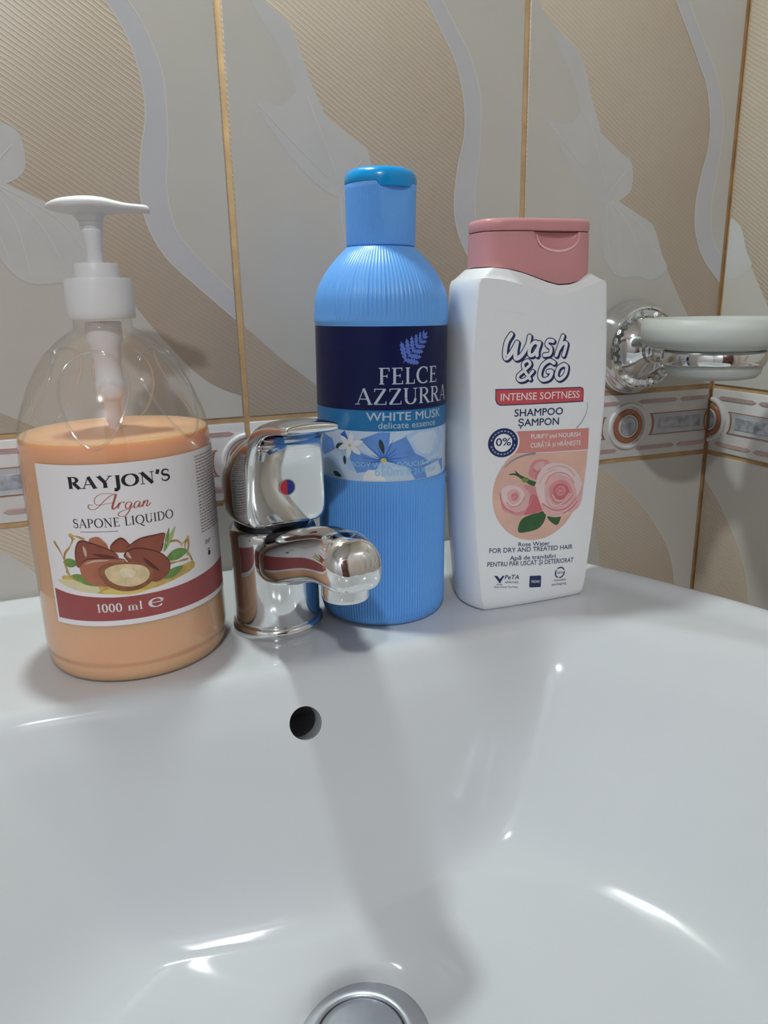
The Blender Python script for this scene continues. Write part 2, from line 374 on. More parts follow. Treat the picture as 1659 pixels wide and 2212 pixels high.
def low_print():
    P = Print()
    P.poly(sm([(60, 47.5), (78, 45), (102, 26), (127, 1), (149, -30), (160, -63), (163, -110), (170, -180), (200, -252)], 5)+[(200, 47.5)], SMOOTHZ, 1)
    P.poly(sm([(20, 47.5), (40, 38), (60, 20), (76, -10), (82, -60), (70, -140), (40, -252)], 5)+[(0, -252), (0, 47.5)], SMOOTHZ, 1)
    P.stroke(sm([(60, 47.5), (78, 45), (102, 26), (127, 1), (149, -30), (160, -63), (163, -110), (170, -180), (200, -252)], 5), .8, EDGE, 2)
    return P
_tm = {}
def tile(wall, side, pos, l0, l1, z0, z1, kind):
    """one tile: l0..l1 is the part of the 200 mm tile that is left after cutting; pos is where its local zero sits along the wall"""
    key = (side, round(l0, 1), round(l1, 1), kind)
    def mp(u, v, h): return (u, -h, v-z0) if side == 'b' else (-h, -u, v-z0)
    if key not in _tm:
        a, b = l0+G, l1-G
        if side == 'b': me = bevel_box_mesh('wall_tile', a, b, 0, 4.4, G, z1-z0-G, BORDER if kind == 'border' else TILE, .8)
        else: me = bevel_box_mesh('wall_tile', 0, 4.4, -b, -a, G, z1-z0-G, BORDER if kind == 'border' else TILE, .8)
        pr = None; extra = []
        if kind == 'up': pr = tile_print().clip(a+.9, b-.9).mesh('printed_motif', mp, step=0, base=.04, dh=.03)
        if kind == 'low': pr = low_print().clip(a+.9, b-.9).mesh('printed_motif', mp, step=0, base=.04, dh=.03)
        if kind == 'border': extra = border_parts(side, a, b, z1-z0, mp, z0)
        _tm[key] = (me, pr, extra)
    me, pr, extra = _tm[key]
    o = link('border_tile' if kind == 'border' else 'wall_tile', me, wall)
    o.location = (pos*K, 0, (Z0+z0)*K) if side == 'b' else (0, pos*K, (Z0+z0)*K)
    if pr: link('printed_motif', pr, o)
    for n, m in extra: link(n, m, o)
    return o
def relief(side, pts_out, h, m, inner=None, name='relief', bev=.8):
    """raised glazed shape: outline (local u, v) lifted h above the tile face"""
    def mp(u, v, hh): return (u, -hh, v) if side == 'b' else (-hh, -u, v)
    n = len(pts_out); V = []; F = []
    def shrink(pts, d):
        cx = sum(p[0] for p in pts)/n; cy = sum(p[1] for p in pts)/n
        o = []
        for p in pts:
            q = Vector((p[0]-cx, p[1]-cy)); L = q.length; q *= max(0.05, (L-d))/L; o.append((cx+q.x, cy+q.y))
        return o
    lev = [(pts_out, -.2), (pts_out, h*.4), (shrink(pts_out, bev*.5), h*.85), (shrink(pts_out, bev), h)]
    if inner: lev += [(shrink(inner, -bev), h), (shrink(inner, -bev*.5), h*.85), (inner, h*.4), (inner, -.2)]
    for pts, hh in lev: V += [mp(p[0], p[1], hh) for p in pts]
    for i in range(len(lev)-1):
        for j in range(n): F.append((i*n+j, i*n+(j+1) % n, (i+1)*n+(j+1) % n, (i+1)*n+j))
    if not inner: F.append(tuple((len(lev)-1)*n+j for j in range(n)))
    return V, F
def clip_uv(me, side, a, b):
    bm = bmesh.new(); bm.from_mesh(me)
    ax = Vector((1, 0, 0)) if side == 'b' else Vector((0, -1, 0))
    for u, sg in ((a, -1), (b, 1)):
        bmesh.ops.bisect_plane(bm, geom=bm.verts[:]+bm.edges[:]+bm.faces[:], plane_co=ax*(u*K), plane_no=ax*sg, clear_outer=True)
    ok = len(bm.faces) > 0; bm.to_mesh(me); bm.free(); return ok
def border_parts(side, a, b, H, mp, z0):
    out = []; vc = H/2
    circ = lambda c, r, n=40: [(c+r*math.cos(2*PI*j/n), vc+r*math.sin(2*PI*j/n)) for j in range(n)]
    def put(name, V, F, m):
        me = make_mesh(name, V, F, m, smooth=True, sharp=50)
        if clip_uv(me, side, a+.3, b-.3): out.append((name, me))
    for c in (0, 100, 200):
        put('medallion_rim', *relief(side, circ(c, 18.6), 2.0, BORDER, circ(c, 15.2)), BORDER)
        put('medallion_ring', *relief(side, circ(c, 13.6), 1.5, BROWN, circ(c, 9.6)), BROWN)
        put('medallion_bead', *relief(side, circ(c, 9.3), 1.8, BORDER, circ(c, 7.9)), BORDER)
        put('medallion_centre', *relief(side, circ(c, 7.7), 1.0, BLUEGREY), BLUEGREY)
    for c in (50, 150):
        hw, hh = 27.0, 8.6
        rect = lambda dx, dy: [(c-hw+dx+2.0*math.cos(PI*t/8-PI/2)*1.6-1.6, vc+(hh-dy)*math.sin(PI*t/8-PI/2)) for t in range(9)]+[(c+hw-dx-2.0*math.cos(PI*t/8-PI/2)*1.6+1.6, vc-(hh-dy)*math.sin(PI*t/8-PI/2)) for t in range(9)]
        put('plaque_edge', *relief(side, rect(-1.0, -.1), .8, BROWN, rect(.2, .2), bev=.3), BROWN)
        put('plaque', *relief(side, rect(.3, .3), .6, PALEGREY), PALEGREY)
        put('plaque_mosaic', *relief(side, [(c-hw+6, vc-4.6), (c+hw-6, vc-4.6), (c+hw-6, vc+4.6), (c-hw+6, vc+4.6)], 1.0, BLUEGREY, bev=.3), BLUEGREY)
    for k in range(4):
        for s in (-1, 1):
            for u0, u1 in ((12, 44), (50+2.5, 88)):
                U0, U1 = (u0+100*(k-1), u1+100*(k-1)); v = vc+s*18.6
                if U1 < a or U0 > b: continue
                put('border_bar', *relief(side, [(U0-3, v), (U0, v-1.5), (U1, v-1.5), (U1+3, v), (U1, v+1.5), (U0, v+1.5)], .7, PINKBAR, bev=.3), PINKBAR)
    return out
for i in range(5):                                   # back wall, columns counted from the corner
    pos = -180.4-200*i
    tile(wall_back, 'b', pos, 0, 180.4 if i == 0 else 200, ZB1, 406, 'up')
    tile(wall_back, 'b', pos, 0, 180.4 if i == 0 else 200, ZB0, ZB1, 'border')
    tile(wall_back, 'b', pos, 0, 180.4 if i == 0 else 200, -253, ZB0, 'low')
for i in range(4):
    l0 = 98 if i == 0 else 0; pos = 98-200*i         # right wall: y = pos - local
    tile(wall_right, 'r', pos, l0, 200, ZB1, 406, 'up')
    tile(wall_right, 'r', (100 if i == 0 else 100)-200*i, 100 if i == 0 else 0, 200, ZB0, ZB1, 'border')
    tile(wall_right, 'r', pos, l0, 200, -253, ZB0, 'low')

# ------------------------------------------------------------------ washbasin
XC = -388.0; DC = (-389.0, -249.0)                  # symmetry axis, centre of the drain
def closed_outline(half):
    right = [(XC+dx, y) for dx, y in half]; left = [(XC-dx, y) for dx, y in half[1:-1]][::-1]
    return [tuple(p) for p in catmull(right+left, 12, True)]
OUT = closed_outline([(0, -1), (80, -1), (150, -1), (172, -4), (190, -20), (201, -44), (212, -75), (236, -122), (264, -190), (281, -260), (285, -320), (273, -390), (240, -445), (170, -488), (90, -508), (0, -513)])
LIP = closed_outline([(0, -148), (60, -147.5), (110, -146), (140, -146), (160, -151), (180, -167), (206, -196), (227, -225), (245, -275), (248, -330), (232, -390), (190, -435), (110, -462), (0, -470)])
NA = 288
def polar(outline):
    tab = sorted((math.atan2(y-DC[1], x-DC[0]) % (2*PI), math.hypot(x-DC[0], y-DC[1])) for x, y in outline)
    res = []
    for j in range(NA):
        a = 2*PI*j/NA
        hi = next((k for k, t in enumerate(tab) if t[0] >= a), 0); lo = hi-1
        a0, r0 = tab[lo]; a1, r1 = tab[hi]
        if lo < 0: a0 -= 2*PI
        if hi == 0 and a > tab[-1][0]: a1 += 2*PI; a0, r0 = tab[-1]
        t = (a-a0)/(a1-a0) if a1 != a0 else 0
        res.append(r0+(r1-r0)*t)
    return res
RO, RL = polar(OUT), polar(LIP)
def ring(fr, fz):
    o = []
    for j in range(NA):
        a = 2*PI*j/NA; r = fr(j); o.append((DC[0]+r*math.cos(a), DC[1]+r*math.sin(a), fz(j)))
    return o
rings = []
for s, z in ((.02, -172), (.25, -170), (.5, -158), (.72, -132), (.86, -100), (.95, -60)): rings.append(ring(lambda j: RO[j]*s, lambda j: z))
for d, z in ((7, -36), (2, -28), (.6, -18), (0, -6), (.2, -1.0), (1.2, 1.8), (3, 3.4), (5.5, 4.0), (9, 3.7), (13, 2.6), (17, 1.2), (21, .3), (26, 0)):
    rings.append(ring(lambda j: RO[j]-d*min(1.0, (RO[j]-RL[j])/52), lambda j: z))
for k in range(1, 9):
    t = k/9; rings.append(ring(lambda j: (RO[j]-26*min(1.0, (RO[j]-RL[j])/52))*(1-t)+(RL[j]+9)*t, lambda j: 0))
prof = [tuple(p) for p in catmull([(-9, 0), (-5, -.25), (-1.5, -1.1), (1.5, -2.8), (4.5, -6), (8, -11.5), (12, -18), (16, -25), (24, -42), (32, -60), (39.5, -77), (44.5, -88), (49.5, -97), (55, -104), (62, -109)], 3)]
mul = [1+.55*(RL[j]/103-1) for j in range(NA)]
for d, z in prof: rings.append(ring(lambda j: RL[j]-d*(mul[j] if d > 0 else 1), lambda j: z))
for k in range(1, 15):
    t = k/14; zz = -109-13*t**1.2-7*max(0, (t-.75)/.25)**2
    rings.append(ring(lambda j: (RL[j]-62*mul[j])*(1-t)+26*t, lambda j: zz))
sink = empty('washbasin', XC, -250, 0, label='glossy white ceramic washbasin fixed to the tiled wall under the bottles', cat='washbasin')
V, F = loft(rings); V = [(a-XC, b+250, c) for a, b, c in V]
basin = obj('basin', V, F, CERAMIC, sink)
# overflow opening with the hollow channel behind it
cut = bpy.data.objects.new('cutter', bpy.data.meshes.new('cutter')); COL.objects.link(cut)
bm = bmesh.new(); nrm = Vector((0, -.9, .436)).normalized(); pc = Vector((-389-XC, -162+250, -25))
q = nrm.to_track_quat('Z', 'Y').to_matrix().to_4x4()
bmesh.ops.create_cone(bm, cap_ends=True, segments=48, radius1=8.1*K, radius2=8.1*K, depth=36*K, matrix=Matrix.Translation((pc-nrm*1)*K) @ q)
bm.to_mesh(cut.data); bm.free()
cut2 = bpy.data.objects.new('cutter2', bpy.data.meshes.new('cutter2')); COL.objects.link(cut2)
v_, f_ = box_v(-26, 24, 100, 152, -58, -13); cut2.data.from_pydata([(a*K, b*K, c*K) for a, b, c in v_], [], f_)
bm = bmesh.new(); bm.from_mesh(cut2.data); bmesh.ops.recalc_face_normals(bm, faces=bm.faces[:]); bm.to_mesh(cut2.data); bm.free()
for c in (cut, cut2):
    c.parent = sink
    md = basin.modifiers.new('hole', 'BOOLEAN'); md.operation = 'DIFFERENCE'; md.object = c; md.solver = 'EXACT'
dg = bpy.context.evaluated_depsgraph_get(); dg.update()
me = bpy.data.meshes.new_from_object(basin.evaluated_get(dg)); basin.modifiers.clear(); basin.data = me
me.polygons.foreach_set('use_smooth', [True]*len(me.polygons)); me.set_sharp_from_angle(angle=math.radians(48))
for c in (cut, cut2): bpy.data.objects.remove(c)
drain = empty('drain', 0, 0, 0); drain.parent = sink; drain.location = ((DC[0]-2.6-XC)*K, (DC[1]+250)*K, -129*K)
obj('drain_flange', *lathe([(30.4, -1), (30.5, .3), (29.8, 1.2), (27, 2.2), (23, 3.0), (20.6, 3.2), (19.8, 2.6), (19.6, -3), (18.4, -3)], 96, False, False), CHROME_DULL, drain, sharp=60)
obj('drain_plug', *lathe([(17, -4), (19.0, 1.0), (19.0, 2.4), (18.2, 3.2), (15, 4.0), (10, 4.6), (5, 4.9), (.5, 5.0)], 96), CHROME_DULL, drain, sharp=60)
P = Print(); P.ellipse(0, 0, 1, 1, DARKGAP)
obj('drain_gap_shade', *lathe([(18.3, 1.6), (20.2, 1.7)], 64, False, False), DARKGAP, drain)  # dark ring standing in for the shade between plug and flange

# ------------------------------------------------------------------ mixer tap (its own forward is -y)
tap = empty('mixer_tap', -386, -93.3, 0, rz=math.radians(8), label='chrome single-lever mixer tap with red and blue dot on the washbasin', cat='tap')
obj('base_ring', *lathe([(23, 0), (25.2, 0), (25.4, 1), (25.4, 4.0), (24.8, 5.4), (24.1, 6.0), (23.6, 6.2)], 96), CHROME, tap, sharp=50)
obj('body', *lathe([(22, 5), (23.7, 6.4), (23.9, 8), (23.7, 30), (23.9, 52), (23.9, 57), (23.2, 59), (21, 60.2), (12, 61)], 96), CHROME, tap, sharp=60)
obj('cartridge_collar', *lathe([(19, 59), (20.5, 60), (20.5, 70), (15, 71)], 64), mat('dark_metal', (.06, .06, .065), .3, metal=1.0, noise=.1), tap)
def sections(st, n=64, lo=2.6, hi=2.6):
    rings = []
    for s, zb, zt, hw in st:
        r = []; zm = (zb+zt)/2; hh = (zt-zb)/2
        for j in range(n):
            a = 2*PI*j/n; c, sn = math.cos(a), math.sin(a); e = hi if sn > 0 else lo
            r.append((hw*math.copysign(abs(c)**(2/e), c), -s, zm+hh*math.copysign(abs(sn)**(2/e), sn)))
        rings.append(r)
    return rings
def interp(st, n):
    return [tuple(p) for p in [list(q) for q in cat4(st, n)]]
def cat4(st, n):
    out = []; m = len(st)
    for i in range(m-1):
        a, b, c, d = st[max(i-1, 0)], st[i], st[i+1], st[min(i+2, m-1)]
        for k in range(n):
            t = k/n; out.append([0.5*(2*b[x]+(c[x]-a[x])*t+(2*a[x]-5*b[x]+4*c[x]-d[x])*t*t+(3*b[x]-a[x]-3*c[x]+d[x])*t**3) for x in range(len(b))])
    out.append(list(st[-1])); return out
spout_st = [(2, 35, 57.5, 11), (14, 34, 59.6, 15.8), (22, 34, 61.8, 17.4), (32, 35.5, 64.5, 18.2), (48, 40, 69.5, 17.4), (64, 46.5, 74, 16), (78, 51.5, 77.6, 14.6), (88, 53.8, 79.2, 14.0), (96, 54.6, 79.8, 13.6), (103, 55.0, 78.4, 12.9), (107.5, 55.8, 75.5, 11.6), (110, 57.2, 71.5, 9.2), (111.4, 60, 67.5, 5.8), (111.8, 62.5, 65, 2)]
V, F = loft(sections(interp(spout_st, 5), 72, 3.6, 2.3)); obj('spout', V, F, CHROME, tap, sharp=70)
V, F = lathe([(10.4, 60), (10.6, 51), (10.2, 49.6), (9.0, 49.4), (8.6, 51.5)], 64, False, False); obj('aerator', [(a, b-95, c) for a, b, c in V], F, CHROME, tap, sharp=50)
V, F = lathe([(8.8, 51.2), (.3, 51.2)], 48, False, True); obj('aerator_screen', [(a, b-95, c) for a, b, c in V], F, DARKGAP, tap)
# lever handle: dome over the body running out into a flat lever
hst = [(-23.9, 67, 74, 2.5), (-23.4, 65, 79, 8), (-21.5, 64.4, 85, 14), (-17.5, 64.3, 91.5, 19.4), (-11, 64.3, 98.5, 23.4), (-3, 64.3, 105, 25.4), (5, 64.3, 110, 25.8), (12, 64.3, 113.6, 25.4), (18, 64.3, 116.2, 24.4), (22.5, 64.6, 118, 22.8), (25.2, 66, 118.8, 21.6), (26.3, 72, 119.1, 21), (26.9, 82, 119.4, 20.4), (27.8, 92, 119.8, 20), (29.6, 100.5, 120.3, 19.4), (33, 107.5, 121.1, 18.6), (38, 112, 121.9, 17.6), (45, 115, 122.7, 16.4), (53, 116.8, 123.3, 15.2), (59, 117.6, 123.5, 14.4), (62.5, 118, 123.4, 13.8), (64.4, 119, 122.8, 13), (65, 120.3, 121.6, 11.8)]
V, F = loft(sections(interp(hst, 3), 80, 7.0, 2.1))
handle = obj('lever_handle', V, F, CHROME, tap, sharp=60)
RED = mat('red_marker_enamel', (.55, .03, .04), .25); BLUEM = mat('blue_marker_enamel', (.02, .03, .25), .25)
P = Print()
half = lambda s: [(s*4.0*math.cos(-PI/2+PI*j/16), 4.0*math.sin(-PI/2+PI*j/16)) for j in range(17)]
P.poly(half(-1), RED, 1); P.poly(half(1), BLUEM, 1); P.ring(0, 0, 4.2, .6, CHROME_DULL, 1)
tm = P.build('temperature_marker', lambda u, v, h: (u, -h-27.25, v+85.5), handle, step=0, base=.3)

# ------------------------------------------------------------------ liquid soap pump bottle
soap = empty('liquid_soap_bottle', -461.0, -91.1, 0, label='clear pump bottle of orange argan liquid soap with white pump', cat='soap bottle')
sp = catmull([(43.5, .3), (45.0, 3.0), (45.3, 6), (45.0, 8.5), (45.9, 11.0), (46.0, 16), (45.9, 28), (45.9, 60), (45.9, 100), (45.4, 112), (44.2, 121), (41.8, 129), (37.6, 139.5), (31.2, 150.5), (23.6, 159.0), (17.6, 163.6), (14.3, 165.8), (13.4, 168), (13.4, 178)], 4)
prof = [(p[0], p[1]) for p in sp]
facets = []
for az in (-100, -28, 44, 116, 188):
    a = math.radians(az-0); el = math.radians(33)
    n_ = Vector((math.cos(el)*math.cos(a-PI/6), math.cos(el)*math.sin(a-PI/6), math.sin(el))); c_ = Vector((0, 0, 118))
    facets.append((n_, c_))
def facet(v):
    o = []
    for p in v:
        q = Vector(p)
        if q.z > 116:
            for n_, c_ in facets:
                d = (q-c_).dot(n_)-43.2
                if d > 0: q = q-n_*(d*.85)
        o.append(tuple(q))
    return o
def film(name, tint, dark, g0=.045, g1=.45):
    m = bpy.data.materials.new(name); m.use_nodes = True; nt = m.node_tree; nt.nodes.clear()
    out = nt.nodes.new('ShaderNodeOutputMaterial'); mix = nt.nodes.new('ShaderNodeMixShader'); tr = nt.nodes.new('ShaderNodeBsdfTransparent'); gl = nt.nodes.new('ShaderNodeBsdfGlossy')
    gl.inputs['Roughness'].default_value = .05
    lw = nt.nodes.new('ShaderNodeLayerWeight'); lw.inputs['Blend'].default_value = .25
    rp = nt.nodes.new('ShaderNodeMix'); rp.data_type = 'RGBA'; rp.inputs['A'].default_value = (*tint, 1); rp.inputs['B'].default_value = (*dark, 1)
    nt.links.new(lw.outputs['Facing'], rp.inputs['Factor']); nt.links.new(rp.outputs['Result'], tr.inputs['Color'])
    pw = nt.nodes.new('ShaderNodeMath'); pw.operation = 'POWER'; pw.inputs[1].default_value = 4.0; ma = nt.nodes.new('ShaderNodeMath'); ma.operation = 'MULTIPLY_ADD'; ma.inputs[1].default_value = g1; ma.inputs[2].default_value = g0
    lw.inputs['Blend'].default_value = .5; nt.links.new(lw.outputs['Facing'], pw.inputs[0]); nt.links.new(pw.outputs[0], ma.inputs[0]); nt.links.new(ma.outputs[0], mix.inputs[0]); nt.links.new(tr.outputs[0], mix.inputs[1]); nt.links.new(gl.outputs[0], mix.inputs[2]); nt.links.new(mix.outputs[0], out.inputs[0])
    return m
PET = film('clear_plastic', (.998, .998, .995), (.93, .93, .91), .05, .5)
V, F = lathe(prof, 160, True, False); obj('clear_bottle', facet(V), F, PET, soap)
LIQ = mat('orange_soap', (.99, .51, .30), .25, sss=1.0, sssr=(1.0, .5, .22), noise=.03, nscale=25)
LIQTOP = 117.6
lp = [(max(r-.5, .2), z+.35) for r, z in prof if z < LIQTOP-1]+[(44.2, LIQTOP-.2), (43.0, LIQTOP)]
obj('liquid', *lathe(lp, 160), LIQ, soap, sharp=60)
RIDGE = film('thick_clear_plastic', (1, 1, 1), (.96, .96, .95), .14, .5)
def prof_r(z):
    for (r0, z0), (r1, z1) in zip(prof, prof[1:]):
        if z0 <= z <= z1 and z1 > z0: return r0+(r1-r0)*(z-z0)/(z1-z0)
    return 13.4
for k in range(6):
    az0 = math.radians(-102+60*k); pts = []
    for j in range(64):
        t = 2*PI*j/64; z = 136+20.5*math.sin(t); r = prof_r(z)+.1; az = az0+math.radians(22+6*math.sin(t))*math.cos(t)*min(1.3, 40/r*.98); pts.append(Vector((r*math.cos(az), r*math.sin(az), z)))
    rg_ = []
    for j in range(64):
        tn = (pts[(j+1) % 64]-pts[j-1]).normalized(); nn = Vector((pts[j].x, pts[j].y, 12)).normalized(); bb = tn.cross(nn).normalized()
        rg_.append([tuple(pts[j]+bb*(.75*math.cos(2*PI*q/8))+nn*(.4*math.sin(2*PI*q/8))) for q in range(8)])
    rg_.append(rg_[0]); obj('shoulder_ridge', *loft(rg_, False, False), RIDGE, soap)
# printed label
BLACK = mat('black_print', (.012, .012, .012), .45); MAROON = mat('maroon_print', (.36, .075, .075), .4, noise=.06); RUST = mat('rust_print', (.42, .09, .05), .4)
cylmap = lambda R: (lambda u, v, h: ((R+h)*math.sin(u/R), -(R+h)*math.cos(u/R), v))
SM = cylmap(46.02)
P = Print()
P.poly([(-41.5, 31), (62, 31), (62, 108.6), (-41.5, 108.6)], PAPER, 0)
label = P.build('label', SM, soap, 1.6, base=.05)
P = Print()
roman(P, "RAYJON'S", -23.8, 22.2, 97.8, 5.4, BLACK, .21, .07)
roman(P, 'SAPONE LIQUIDO', -23.9, 21.8, 79.5, 4.2, BLACK, .13, .05)
P.stroke([(-21, 77.6), (-4, 77.3)], .2, BLACK, 2)
def AG(zx, zy):
    x = zx/2.9625; y = 880+zy/2.9625
    return (-16+.2001*(x-188)-.0266*(y-1095), 89.4-.0202*(x-188)-.218*(y-1095))
def script(pts, w0, w1): P.stroke([tuple(p) for p in catmull([AG(*q) for q in pts], 6)], lambda t, d: w0+(w1-w0)*max(0, -d.y*.2+abs(d.y))*.9, RUST, 2)
script([(590, 628), (568, 622), (562, 640), (585, 654), (620, 640), (662, 596), (700, 562), (735, 550)], .18, .42)
script([(738, 549), (728, 585), (716, 630), (722, 644), (738, 634)], .3, .85)
script([(735, 551), (690, 546), (640, 552), (605, 580), (604, 612), (630, 622), (672, 612), (722, 604)], .16, .3)
script([(738, 634), (760, 604), (758, 612), (750, 640)], .2, .6); script([(752, 628), (770, 602), (785, 598), (790, 606)], .18, .5)
script([(836, 604), (815, 598), (798, 618), (802, 638), (820, 634), (838, 606), (824, 650), (800, 684), (768, 690), (752, 676), (776, 656), (822, 642), (852, 626)], .18, .5)
script([(890, 600), (870, 596), (854, 616), (856, 636), (872, 632), (891, 602), (884, 628), (892, 632), (904, 618)], .18, .55)
script([(908, 608), (918, 594), (912, 614), (906, 632)], .18, .6); script([(909, 624), (926, 598), (940, 592), (940, 606), (934, 624), (944, 628), (962, 608)], .18, .55)
SMALLP = mat('small_print_brown', (.22, .13, .13), .45)
# small print at the right edge
for k in range(26):
    v = 105.6-k*1.52; e = 60-(random.random()*3 if k % 6 == 5 else 0)
    u = 38.5
    while u < e:
        l = random.uniform(1.0, 3.2); P.stroke([(u, v), (min(u+l, e), v)], .45, SMALLP, 2); u += l+.55
P.text('EXP', 41, 45.5, 60.6, 2.0, BLACK); P.ellipse(43.6, 55.4, 1.2, 1.4, BLACK); P.stroke([(42.4, 57.4), (44.8, 57.4)], .5, BLACK)
# maroon strip with the volume
up = [(-40.2, 48.6), (-30, 46.8), (-19.2, 45.8), (-8, 45.2), (1.8, 45.1), (20, 45.4), (40, 46.8), (61.5, 48.4)]
P.poly([(-40.2, 33.6), (61.5, 33.6)]+[tuple(p) for p in catmull(up, 4)][::-1], MAROON, 2)
WHITEP = mat('white_print', (.80, .78, .78), .4)
roman(P, '1000 ml', -18.3, 2.8, 38.0, 4.2, WHITEP, .15, .06, layer=3); roman(P, 'e', 5.4, 12.6, 37.8, 6.0, WHITEP, .17, .07, layer=3)
# argan nuts, oil splash and leaves
NUT = mat('nut_brown_print', (.30, .085, .05), .4, noise=.12, nscale=120); NUT2 = mat('nut_light_print', (.46, .16, .09), .4, noise=.12, nscale=120); NUTHI = mat('nut_highlight_print', (.66, .42, .33), .4)
SHELL = mat('nut_shell_print', (.28, .11, .05), .4, noise=.25, nscale=300); KERN = mat('kernel_print', (.78, .60, .36), .4, noise=.14, nscale=250); OIL = mat('oil_print', (.62, .42, .12), .4, noise=.3, nscale=180); OILD = mat('oil_dark_print', (.36, .17, .03), .4); GREEN = mat('leaf_green_print', (.16, .30, .07), .4, noise=.2, nscale=200); PALEOIL = mat('pale_oil_print', (.76, .68, .42), .4)
def NU(zx, zy):
    x = zx/2.9625; y = 880+zy/2.9625
    return (-36.3+.2247*(x-115)-.025*(y-1170), 71.9-.0227*(x-115)-.191*(y-1170))
def npoly(pts, m, layer, k=4): P.poly([tuple(p) for p in catmull([NU(*q) for q in pts], k, True)], m, layer)
def nstroke(pts, wd, m, layer): P.stroke([tuple(p) for p in catmull([NU(*q) for q in pts], 5)], wd, m, layer)
npoly([(395, 1120), (470, 1085), (640, 1060), (900, 1060), (1120, 1030), (1235, 1010), (1245, 1065), (1100, 1125), (950, 1170), (800, 1196), (640, 1200), (480, 1180)], OIL, 1)
npoly([(360, 1150), (480, 1120), (620, 1130), (640, 1195), (480, 1195)], PALEOIL, 1)
npoly([(665, 1190), (720, 1160), (830, 1170), (940, 1170), (860, 1198), (740, 1202)], mat('yellow_oil_print', (.80, .58, .16), .4), 2)
for l in ([(345, 860), (380, 905), (415, 970), (430, 1030), (460, 1110)], [(455, 780), (480, 810), (460, 870), (425, 930), (420, 990)], [(455, 785), (500, 785), (560, 800)], [(1060, 830), (1110, 830), (1150, 860), (1190, 830), (1200, 880), (1190, 960)], [(1200, 820), (1170, 880), (1210, 960), (1235, 1010)], [(1060, 995), (1130, 990), (1200, 985)], [(430, 1060), (470, 1100), (540, 1130)]):
    nstroke(l, lambda t, d: .35+.7*abs(math.sin(5*t+1)), OILD, 2); nstroke(l, .3, OIL, 3)
for x, y, r in ((350, 862, .8), (468, 780, .9), (1195, 822, .9), (1145, 868, .7), (490, 806, .6)): P.ellipse(*NU(x, y), r, r, OIL, 2, n=12)
P.leaf(*NU(1020, 905), *NU(1100, 715), 2.6, mat('grass_green_print', (.42, .52, .22), .4), 1); P.leaf(*NU(1030, 900), *NU(1055, 720), 1.8, GREEN, 1)
P.leaf(*NU(1040, 960), *NU(1200, 920), 5.4, GREEN, 2, bend=.6); P.leaf(*NU(1020, 1100), *NU(1165, 1030), 4.2, GREEN, 2); P.leaf(*NU(410, 1000), *NU(520, 985), 4.4, GREEN, 2); P.leaf(*NU(470, 1085), *NU(690, 1135), 4.6, GREEN, 3)
npoly([(582, 800), (640, 775), (690, 830), (690, 880), (610, 880)], NUT2, 2); npoly([(710, 830), (765, 775), (820, 830), (820, 880), (720, 880)], NUT, 2)
npoly([(800, 850), (870, 790), (960, 765), (1028, 760), (1020, 830), (1000, 900), (900, 900), (820, 900)], NUT, 3)
npoly([(497, 960), (500, 880), (530, 815), (600, 825), (700, 865), (750, 900), (745, 950), (620, 960), (520, 1020)], NUT, 4)
npoly([(790, 900), (830, 862), (900, 862), (1000, 905), (1062, 980), (1064, 1050), (1030, 1098), (960, 1115), (850, 1000)], NUT, 4)
npoly([(525, 1010), (570, 950), (680, 930), (790, 935), (800, 1000), (760, 1130), (650, 1140), (560, 1110)], NUT2, 5)
NUTD = mat('nut_dark_print', (.13, .03, .02), .4)
for l in ([(497, 960), (500, 880), (530, 815), (600, 825), (700, 865), (750, 900)], [(850, 1000), (800, 930), (790, 900), (830, 862), (900, 862), (1000, 905), (1062, 980), (1064, 1050)], [(525, 1010), (570, 950), (680, 930), (790, 935)], [(710, 840), (765, 778), (820, 830)], [(800, 850), (870, 790), (960, 768), (1026, 762)], [(1020, 830), (1004, 895)]): nstroke(l, lambda t, d: .15+.55*math.sin(PI*t), NUTD, 6)
nstroke([(1000, 1040), (940, 980), (900, 930)], lambda t, d: .2+1.6*math.sin(PI*t), NUTD, 5); nstroke([(600, 905), (680, 915), (740, 925)], lambda t, d: .2+1.4*math.sin(PI*t), NUTD, 4.5)
nstroke([(548, 850), (560, 890), (566, 930)], lambda t, d: .3+1.2*math.sin(PI*t), NUTHI, 6); nstroke([(806, 880), (812, 905), (830, 930)], lambda t, d: .3+1.1*math.sin(PI*t), NUTHI, 6); nstroke([(650, 785), (680, 815)], .4, NUTHI, 6); nstroke([(560, 985), (620, 955), (700, 945)], lambda t, d: .3+.7*math.sin(PI*t), NUTHI, 6)
npoly([(640, 1030), (690, 970), (800, 955), (900, 970), (960, 1030), (955, 1110), (880, 1165), (780, 1175), (690, 1130)], SHELL, 6)
npoly([(680, 1020), (740, 978), (820, 972), (900, 990), (938, 1040), (925, 1100), (850, 1140), (760, 1130), (700, 1085)], KERN, 7)
npoly([(770, 1010), (820, 1005), (860, 1040), (830, 1075), (775, 1060)], mat('kernel_pale_print', (.84, .72, .5), .4, noise=.1, nscale=300), 8)
art = P.build('label_print', SM, label, 1.6, base=.06, dh=.025)
